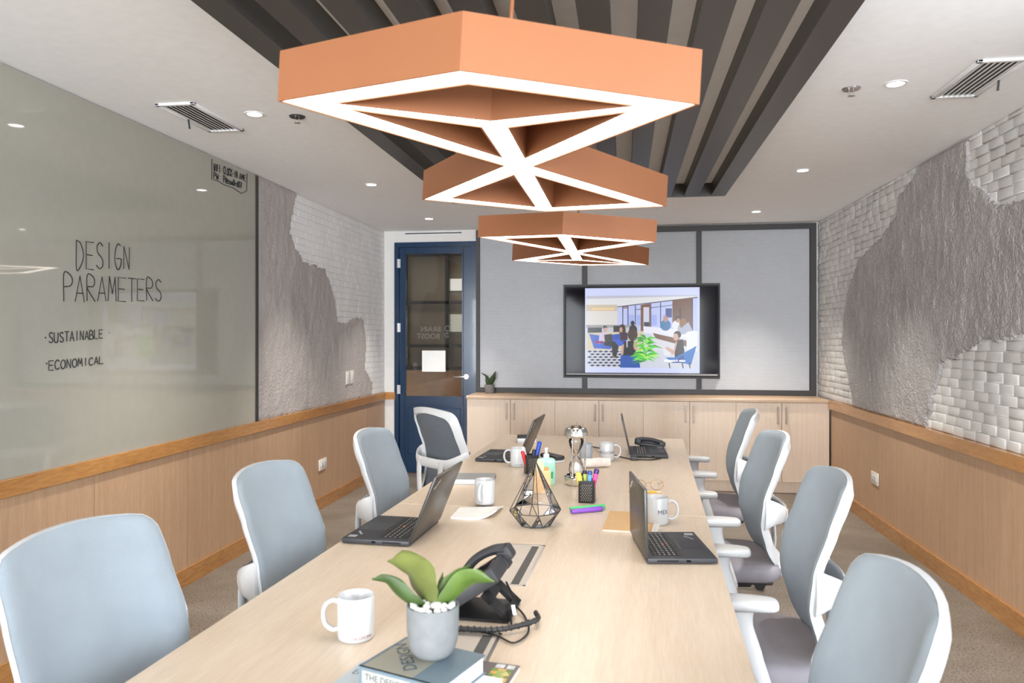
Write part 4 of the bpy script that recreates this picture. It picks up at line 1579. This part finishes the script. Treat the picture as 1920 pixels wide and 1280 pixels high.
# ------------------------------------------------------------------ desk phones
def phone(label, loc, rz, cords=True, flat=False):
    """user side -x, back +x; handset on +y"""
    t = thing('desk_phone', label, 'telephone', loc, rz, 'black desk phones')
    tilt = R(5 if flat else 34)
    mx = Matrix.Translation((-.06 if flat else -.045, 0, .010 if flat else .014)) @ Matrix.Rotation(-tilt, 4, 'Y')
    b = MB().box(0, .150, -.08, .040, 0, .022 if flat else .040, .006, mx=mx).box(.0, .150, .040, .085, -.002, .014 if flat else .028, .005, mx=mx).build('body', 'black_soft', t)
    th_ = .022 if flat else .040
    MB().box(.090, .140, -.070, .030, th_ - .0005, th_ + .0012, .001, 1, mx=mx).build('display', 'black_glossy', b, smooth=0)
    ky = MB()
    for r_ in range(5):
        for c in range(4):
            ky.box(.010 + r_ * .0150, .0195 + r_ * .0150, -.070 + c * .026, -.053 + c * .026, th_ - .001, th_ + .0025, .001, 1, mx=mx)
    ky.build('keypad', plain('phone_keys', (.16, .165, .19), .4), b, smooth=0)
    st = MB()
    if flat:
        st.box(-.055, .08, -.075, .075, 0, .012, .003)
    else:
        sm_ = Matrix.Translation((.034, 0, .062)) @ Matrix.Rotation(R(42), 4, 'Y')
        st.box(0, .088, -.070, -.030, -.005, .005, mx=sm_).box(0, .088, .030, .070, -.005, .005, mx=sm_).box(0, .030, -.07, .07, -.005, .005, mx=sm_).box(.068, .088, -.07, .07, -.005, .005, mx=sm_)
        st.box(-.045, .098, -.072, .072, .0002, .006)
    st.build('stand', 'black', t, smooth=0)
    h = MB()
    k_ = .012 if flat else .024
    p = bez([(.000, .064, k_ + .008), (.025, .064, k_ + .018), (.075, .064, k_ + (.026 if flat else .034)), (.125, .064, k_ + (.024 if flat else .031)), (.158, .064, k_ + .016)], 6)
    p = [mx @ v for v in p]
    h.tube(p, [.0225 - .004 * math.sin(PI * i / (len(p) - 1)) for i in range(len(p))], 12, flat=(.62, 1.05))
    h.box(.132, .172, .042, .088, k_ - .012, k_ + .026, .009, mx=mx).box(-.012, .028, .043, .087, k_ - .006, k_ + .020, .008, mx=mx)
    h.build('handset', 'black_soft', t)
    if cords:
        c = MB()
        path = bez([(-.085, .06, .02), (-.11, -.02, .0115), (-.06, -.135, .012), (.03, -.150, .012), (.10, -.135, .0125), (.165, -.075, .015), (.155, -.02, .012)], 26)
        rows = []
        pp = []
        for i, p_ in enumerate(path):
            a = i * 1.35
            pp.append(p_ + Vector((.0, .0062 * math.cos(a), .0062 * math.sin(a))))
        c.tube(pp, .0022, 6)
        c.tube(path, .0060, 8)
        c.build('coiled_cord', 'black', t)
        c = MB()
        c.tube(bez([(.09, .03, .012), (.13, -.03, .004), (.155, -.12, .004), (.135, -.185, .004), (.09, -.155, .004), (.03, -.14, .004), (-.04, -.16, .004)], 8), .0024, 6)
        c.tube(bez([(.07, .04, .06), (.10, -.01, .035), (.10, -.05, .02), (.11, -.09, .006)], 8), .0024, 6)
        c.build('cable', 'black', t)
        MB().box(-.016, .016, -.0045, .0045, -.001, .001, mx=Matrix.Translation((.108, -.052, .026)) @ Matrix.Rotation(R(-70), 4, 'Z') @ Matrix.Rotation(R(22), 4, 'Y')).build('cable_tag', 'paper', t, smooth=0)
    return t


phone('black desk phone with coiled cord and raised handset behind the potted orchid', (-.362, 1.80, TH + .001), R(-3))
phone('black desk phone lying low behind the far right laptop', (.175, 4.63, TH), R(178), False, True)
o = thing('spectacle_case', 'small black and white case between the green bottle and the hourglass', 'case', (-.385, 4.04, TH), R(-48))
MB().box(-.075, .075, -.032, .032, .012, .036, .010).build('lid', 'black_soft', o)
MB().box(-.073, .073, -.030, .030, 0, .0118, .003).build('base', 'white', o)
o = thing('adapter_box', 'small white box with a black top at the far left end of the table', 'box', (-.615, 4.74, TH), R(8))
MB().box(-.06, .06, -.05, .05, 0, .030, .004).build('case', 'white', o)
MB().box(-.062, .062, -.052, .052, .030, .042, .005).build('lid', 'black', o)

# ------------------------------------------------------------------ wire terrarium
t = thing('geometric_terrarium', 'black wire geometric terrarium with clear glass sides standing in the middle of the table', 'terrarium', (-.313, 2.645, TH), R(14))
n = 8
belt = [Vector((.092 * math.cos(2 * PI * i / n), .092 * math.sin(2 * PI * i / n), .054)) for i in range(n)]
base = [Vector((.054 * math.cos(2 * PI * (i + .5) / n), .054 * math.sin(2 * PI * (i + .5) / n), .0028)) for i in range(n)]
ap = Vector((0, 0, .232))
mb = MB()
for i in range(n):
    j = (i + 1) % n
    for a, b_ in ((belt[i], belt[j]), (base[i], base[j]), (belt[i], ap), (belt[i], base[i]), (belt[j], base[i])):
        mb.cyl(a, b_, .0016, 6)
a_, b_ = belt[3].lerp(ap, .52), belt[4].lerp(ap, .52)
mb.cyl(a_, b_, .0014, 6)
mb.ball(ap, .004, seg=8)
mb.build('wire_frame', 'dark_metal', t)
mb = MB()
for i in range(n):
    j = (i + 1) % n
    if i not in (3, 4):
        mb.mesh([belt[i], belt[j], ap], [(0, 1, 2)])
    mb.mesh([belt[i], belt[j], base[i]], [(0, 1, 2)])
    mb.mesh([belt[j], base[j], base[i]], [(0, 1, 2)])
mb.mesh(base, [tuple(range(n))])
mb.build('glass_panes', 'glass', t, smooth=0)

# ------------------------------------------------------------------ pen cups and pens
def pen_cup(label, x, y, rz, s=.032, h=.090):
    t = thing('pen_cup', label, 'pen cup', (x, y, TH), rz, 'black perforated pen cups')
    mb = MB()

    def ring(hs, z, rad=.006):
        pts = []
        for (sx, sy, a0) in ((1, 1, 0), (-1, 1, 90), (-1, -1, 180), (1, -1, 270)):
            for k in range(4):
                a = R(a0 + k * 30)
                pts.append((sx * (hs - rad) + rad * math.cos(a), sy * (hs - rad) + rad * math.sin(a), z))
        return pts
    mb.grid([ring(s * .4, 0), ring(s - .001, 0), ring(s, .003), ring(s, h), ring(s - .0018, h), ring(s - .0018, .004), ring(s * .3, .004)], close_u=True, cap=True)
    b = mb.build('cup', 'black', t)
    ho = MB()
    rng = random.Random(2)
    for f in range(4):
        m_ = Matrix.Rotation(f * PI / 2, 4, 'Z')
        for i in range(5):
            for j in range(10):
                c = Vector((s + .0002, -.018 + i * .009 + (.0045 if j % 2 else 0) - .002, .012 + j * .0068))
                ho.mesh([m_ @ (c + Vector((0, .0021 * math.cos(k * PI / 3), .0021 * math.sin(k * PI / 3)))) for k in range(6)], [tuple(range(6))])
    ho.build('perforations', plain('hole_tint', (.34, .29, .22), .6), b, smooth=0)
    return t


def marker(label, body, cap, p, q_, r_=.0062, capfrac=.38, group=None, name='highlighter', cat='marker', tip=True):
    """pen from p (bottom) to q_ (top end, where the cap is)"""
    P, Q = Vector(p), Vector(q_)
    d = Q - P
    L = d.length
    t = thing(name, label, cat, P, 0, group)
    t.rotation_euler = d.to_track_quat('Z', 'Y').to_euler()
    MB().lathe([(.0005, 0), (r_ * .75, 0), (r_, .003), (r_, L * (1 - capfrac))], 16, cap=True).build('barrel', body, t)
    MB().lathe([(r_ * 1.08, L * (1 - capfrac)), (r_ * 1.1, L - .004), (r_ * .85, L), (.0005, L)], 16, cap=True).build('cap', cap, t)
    MB().box(r_ * .9, r_ * 1.5, -.0022, .0022, L * (1 - capfrac) + .004, L - .003).build('clip', cap, t, smooth=0)
    return t


def col(name, c):
    return plain(name, c, .35)


PC = (-.149, 3.055)
pen_cup('black square pen cup full of highlighters in front of the hourglass', PC[0], PC[1], R(-4))
YEL, LIM, BLU, PNK, GRN, PUR = col('yellow_ink', (.78, .62, .12)), col('lime_ink', (.55, .65, .12)), col('blue_ink', (.13, .36, .68)), col('pink_ink', (.85, .12, .38)), col('green_ink', (.08, .60, .20)), col('purple_ink', (.24, .08, .50))
DKC, NAV, DPU = col('dark_cap', (.03, .025, .035)), col('navy_cap', (.03, .07, .25)), col('deep_purple_cap', (.06, .03, .16))
g_ = 'highlighters standing in the front pen cup'
marker('yellow highlighter leaning left in the front pen cup', YEL, YEL, (PC[0] - .012, PC[1] - .012, TH + .006), (PC[0] - .036, PC[1] - .014, TH + .120), .0108, .5, g_)
marker('lime highlighter with a dark end in the front pen cup', LIM, DKC, (PC[0] - .004, PC[1] + .014, TH + .006), (PC[0] - .010, PC[1] + .012, TH + .126), .0082, .12, g_)
marker('light blue highlighter in the front pen cup', BLU, NAV, (PC[0] + .006, PC[1] - .010, TH + .006), (PC[0] + .012, PC[1] - .010, TH + .128), .0092, .12, g_)
marker('pink highlighter with purple end leaning right in the front pen cup', PNK, DPU, (PC[0] + .013, PC[1] + .012, TH + .006), (PC[0] + .040, PC[1] + .010, TH + .132), .0102, .14, g_)
marker('green highlighter lying on the table in front of the pen cup', GRN, GRN, (-.205, 2.868, TH + .0098), (-.075, 2.932, TH + .0105), .0090, .42, 'highlighters lying on the table')
marker('purple highlighter lying on the table beside the green one', PUR, PUR, (-.198, 2.832, TH + .0098), (-.082, 2.896, TH + .0105), .0090, .42, 'highlighters lying on the table')
PC2 = (-.452, 3.66)
pen_cup('black square pen cup with whiteboard markers beside the green bottle', PC2[0], PC2[1], R(20), .032, .092)
g_ = 'whiteboard markers in the rear pen cup'
WH, RED, BLM, BLK = M['white'], col('red_marker', (.68, .03, .04)), col('blue_marker', (.012, .06, .42)), M['black']
marker('white whiteboard marker leaning left in the rear pen cup', WH, WH, (PC2[0] - .004, PC2[1] + .004, TH + .006), (PC2[0] - .046, PC2[1] + .004, TH + .128), .0085, .3, g_, 'whiteboard_marker')
marker('red whiteboard marker at the left of the rear pen cup', RED, RED, (PC2[0] - .016, PC2[1] - .006, TH + .006), (PC2[0] - .044, PC2[1] - .012, TH + .108), .0085, .4, g_, 'whiteboard_marker')
marker('black whiteboard marker in the rear pen cup', BLK, BLK, (PC2[0] + .002, PC2[1] + .0, TH + .006), (PC2[0] + .014, PC2[1] + .0, TH + .116), .0085, .4, g_, 'whiteboard_marker')
marker('blue whiteboard marker sticking up highest from the rear pen cup', WH, BLM, (PC2[0] + .010, PC2[1] - .004, TH + .006), (PC2[0] + .042, PC2[1] - .004, TH + .156), .0098, .58, g_, 'whiteboard_marker')

# ------------------------------------------------------------------ hourglass
t = thing('hourglass', 'tall silver hourglass with white sand in the middle of the table', 'hourglass', (-.215, 3.40, TH))
for zz, flip in ((0, 1), (.262, -1)):
    mx = Matrix.Translation((0, 0, zz)) @ Matrix.Scale(flip, 4, (0, 0, 1))
    MB().lathe([(.001, .006), (.038, .006), (.040, .002), (.046, .004), (.054, .020), (.055, .036), (.052, .040), (.046, .042), (.044, .046), (.001, .046)], 40, mx=mx).build('base_cap' if flip > 0 else 'top_cap', 'chrome', t, smooth=40)
MB().lathe([(.001, .258), (.024, .258), (.022, .268), (.001, .270)], 24).build('dark_knob', plain('dark_bronze', (.10, .075, .05), .3, .6), t)
MB().cyl((-.030, -.02, .256), (-.030, -.02, .278), .002, 8).cyl((.030, -.02, .256), (.030, -.02, .278), .002, 8).cyl((0, .036, .256), (0, .036, .278), .002, 8).build('finial', 'chrome', t)
for a in (250, 10, 130):
    c, s = math.cos(R(a)), math.sin(R(a))
    MB().cyl((.040 * c, .040 * s, .042), (.040 * c, .040 * s, .222), .0042, 12).build('pillar', 'chrome', t)
    MB().cyl((.038 * c, .038 * s, -.0001), (.038 * c, .038 * s, .006), .004, 10).build('foot', 'chrome', t)
gl = [(.006, .046), (.030, .052), (.034, .070), (.030, .095), (.015, .122), (.004, .134), (.004, .137), (.015, .150), (.030, .177), (.034, .200), (.030, .215), (.006, .220)]
MB().lathe(gl, 32).build('glass_bulbs', 'glass', t, smooth=80)
MB().lathe([(.001, .048), (.028, .0535), (.0325, .070), (.0305, .080), (.012, .098), (.001, .103)], 28).build('sand', 'sand', t, smooth=60)

# ------------------------------------------------------------------ green soap bottle
t = thing('pump_bottle', 'pale green flat bottle with white pump and orange label behind the terrarium', 'bottle', (-.350, 3.385, TH), R(6))
gm = plain('mint_liquid', (.36, .66, .52), .25)
rows = []
for z, wx, wy in ((0, .038, .016), (.004, .041, .019), (.10, .042, .020), (.112, .041, .0195), (.119, .034, .017), (.122, .018, .013), (.123, .014, .012)):
    rows.append([(wx * math.copysign(abs(math.cos(a)) ** .45, math.cos(a)), wy * math.copysign(abs(math.sin(a)) ** .55, math.sin(a)), z) for a in [2 * PI * i / 36 for i in range(36)]])
MB().grid(rows, close_u=True, cap=True).build('bottle_body', gm, t, smooth=50)
MB().lathe([(.013, .122), (.014, .125), (.014, .137), (.011, .140), (.006, .143), (.0055, .156), (.008, .158), (.008, .168), (.001, .169)], 20, cap=True).build('pump', 'white', t)
MB().box(-.026, .010, -.0208, -.0196, .030, .082).build('orange_label', plain('orange_label', (.70, .40, .10), .6), t, smooth=0)
lb = MB()
lb.mesh([(.004, -.0212, .056), (.032, -.0208, .062), (.030, -.0208, .030), (.018, -.0212, .034)], [(0, 1, 2, 3)])
lb.build('green_label', plain('green_label', (.01, .36, .13), .6), t, smooth=0)

# kraft card envelope and pads leaning in the middle
o = thing('kraft_envelope', 'tan card envelope standing behind the terrarium, in front of the green bottle', 'envelope', (-.352, 3.18, TH), R(4), rot=(R(-14), 0, R(4)))
mb = MB()
mb.box(-.040, .042, -.002, .002, .0012, .098, .0008, 1)
mb.build('pocket', 'kraft', o, smooth=0)
MB().prism([(-.034, .098), (.012, .098), (.012, .128), (-.012, .150)], -.0012, .0004, mx=Matrix(((1, 0, 0, 0), (0, 0, 1, 0), (0, 1, 0, 0), (0, 0, 0, 1)))).build('flap', plain('pale_kraft', (.66, .48, .30), .8), o, smooth=0)
MB().lathe([(.0005, .0), (.010, .0), (.010, .0012), (.0005, .0012)], 18, mx=Matrix.Translation((.030, -.0032, .030)) @ Matrix.Rotation(R(90), 4, 'X') @ Matrix.Scale(-1, 4, (0, 0, 1))).build('red_dot', plain('red_dot', (.75, .18, .12), .6), o, smooth=0)

# rolled paper behind the pen cup
t = thing('paper_roll', 'crumpled off-white paper roll lying between the hourglass and a white mug', 'paper roll', (-.145, 3.86, TH), R(24))
mb = MB()
rows = []
for i in range(17):
    x = -.075 + .15 * i / 16
    rows.append([(x, (.024 + .0028 * noise.noise(Vector((x * 40, math.cos(a) * 1.5, math.sin(a) * 1.5)))) * math.cos(a), .026 + (.0235 + .0028 * noise.noise(Vector((x * 40, math.cos(a) * 1.5, math.sin(a) * 1.5)))) * math.sin(a)) for a in [2 * PI * k / 24 for k in range(24)]])
mb.grid(rows, close_u=True, cap=True)
mb.build('roll', plain('faded_print_paper', (.78, .70, .65), .9, var=.12, scale=45), t, smooth=60)

# eyeglasses behind the hourglass, and the pair by the pencil
def specs(label, loc, rz, m, group=None, s=1.):
    t = thing('eyeglasses', label, 'eyeglasses', loc, rz, group)
    for sx in (-1, 1):
        mb = MB()
        mb.tube([(sx * .033 * s + .024 * s * math.cos(a), 0, .022 * s + .019 * s * math.sin(a)) for a in [2 * PI * k / 20 for k in range(20)]], .0014, 6, closed=True)
        mb.build('rim', m, t)
        MB().tube(bez([(sx * .058 * s, 0, .030 * s), (sx * .062 * s, .05 * s, .024 * s), (sx * .060 * s, .11 * s, .006 * s), (sx * .056 * s, .13 * s, .003)], 5), .0013, 6).build('temple', m, t)
    MB().tube([(-.010 * s, 0, .028 * s), (0, -.002, .031 * s), (.010 * s, 0, .028 * s)], .0014, 6).build('bridge', m, t)
    return t


specs('thin brown wire eyeglasses behind the near right laptop', (.105, 3.315, TH), R(6), plain('bronze_wire', (.36, .20, .09), .3, .7), s=1.15)
o = marker('yellow pencil on the table behind the near right laptop', col('pencil_yellow', (.70, .40, .03)), col('pencil_tip', (.62, .48, .32)), (.02, 3.262, TH + .0045), (.158, 3.272, TH + .0045), .0040, .14, None, 'pencil', 'pencil')
specs('grey wire eyeglasses beyond the hourglass, left of the lettered mug', (-.165, 4.34, TH), R(30), plain('grey_wire', (.40, .41, .43), .3, .7), s=1.0)
# grey cup-like holder beyond the hourglass
t = thing('grey_tumbler', 'grey tumbler standing right behind the hourglass', 'tumbler', (-.205, 4.06, TH))
MB().lathe([(.001, .0), (.030, 0), (.034, .003), (.036, .095), (.0335, .0955), (.031, .006), (.001, .005)], 28).build('cup', plain('grey_cup', (.36, .39, .43), .4), t, smooth=50)

# laptop charger cable
t = thing('charging_cable', 'black charging cable with small plug block beside the far right laptop', 'cable', (0, 0, TH))
MB().tube(bez([(-.245, 4.56, .004), (-.155, 4.41, .022), (-.06, 4.235, .010), (.035, 4.137, .004), (.09, 4.128, .004), (.15, 4.13, .004), (.205, 4.18, .006)], 8), .0035, 8).build('cord', 'black', t)
MB().box(.034, .074, 4.108, 4.150, 0, .020, .003).build('plug_block', 'black', t)

# notebook stack behind the left laptop
t = thing('notebook', 'grey-covered notebook with thick white pages behind the left laptop', 'notebook', (-.69, 3.41, TH), R(8))
MB().box(-.115, .098, -.078, .078, 0, .0025).build('back_cover', plain('grey_cover', (.30, .31, .31), .5), t, smooth=0)
MB().box(-.114, .094, -.076, .076, .0025, .022).build('pages', 'cream', t, smooth=0)
MB().box(-.115, .098, -.078, .078, .022, .0245).build('front_cover', plain('grey_cover_top', (.30, .31, .31), .5), t, smooth=0)
MB().box(.090, .0995, .060, .070, .004, .021).build('ribbon', plain('ribbon_red', (.25, .06, .05), .7), t, smooth=0)

# tan notepad by the right laptop with a small white paper cutting
t = thing('notepad', 'tan kraft notepad lying behind the near right laptop', 'notepad', (.025, 2.735, TH), R(-4))
MB().box(-.088, .088, -.140, .140, 0, .005).build('pages', 'cream', t, smooth=0)
MB().box(-.089, .089, -.141, .141, .005, .0062).build('cover', 'kraft', t, smooth=0)
t = thing('paper_strip', 'curled white paper strip on the edge of the tan notepad', 'paper', (.108, 2.60, TH + .0064), R(-14))
mb = MB()
mb.grid([[(-.010 + .02 * u, -.03 + .085 * v, .002 + .020 * math.sin(v * 2.6) * (1 - .3 * u)) for u in (0, .5, 1)] for v in [i / 10 for i in range(11)]])
bmesh.ops.solidify(mb.b, geom=mb.b.faces[:], thickness=.0008)
mb.build('strip', 'paper', t, smooth=60)
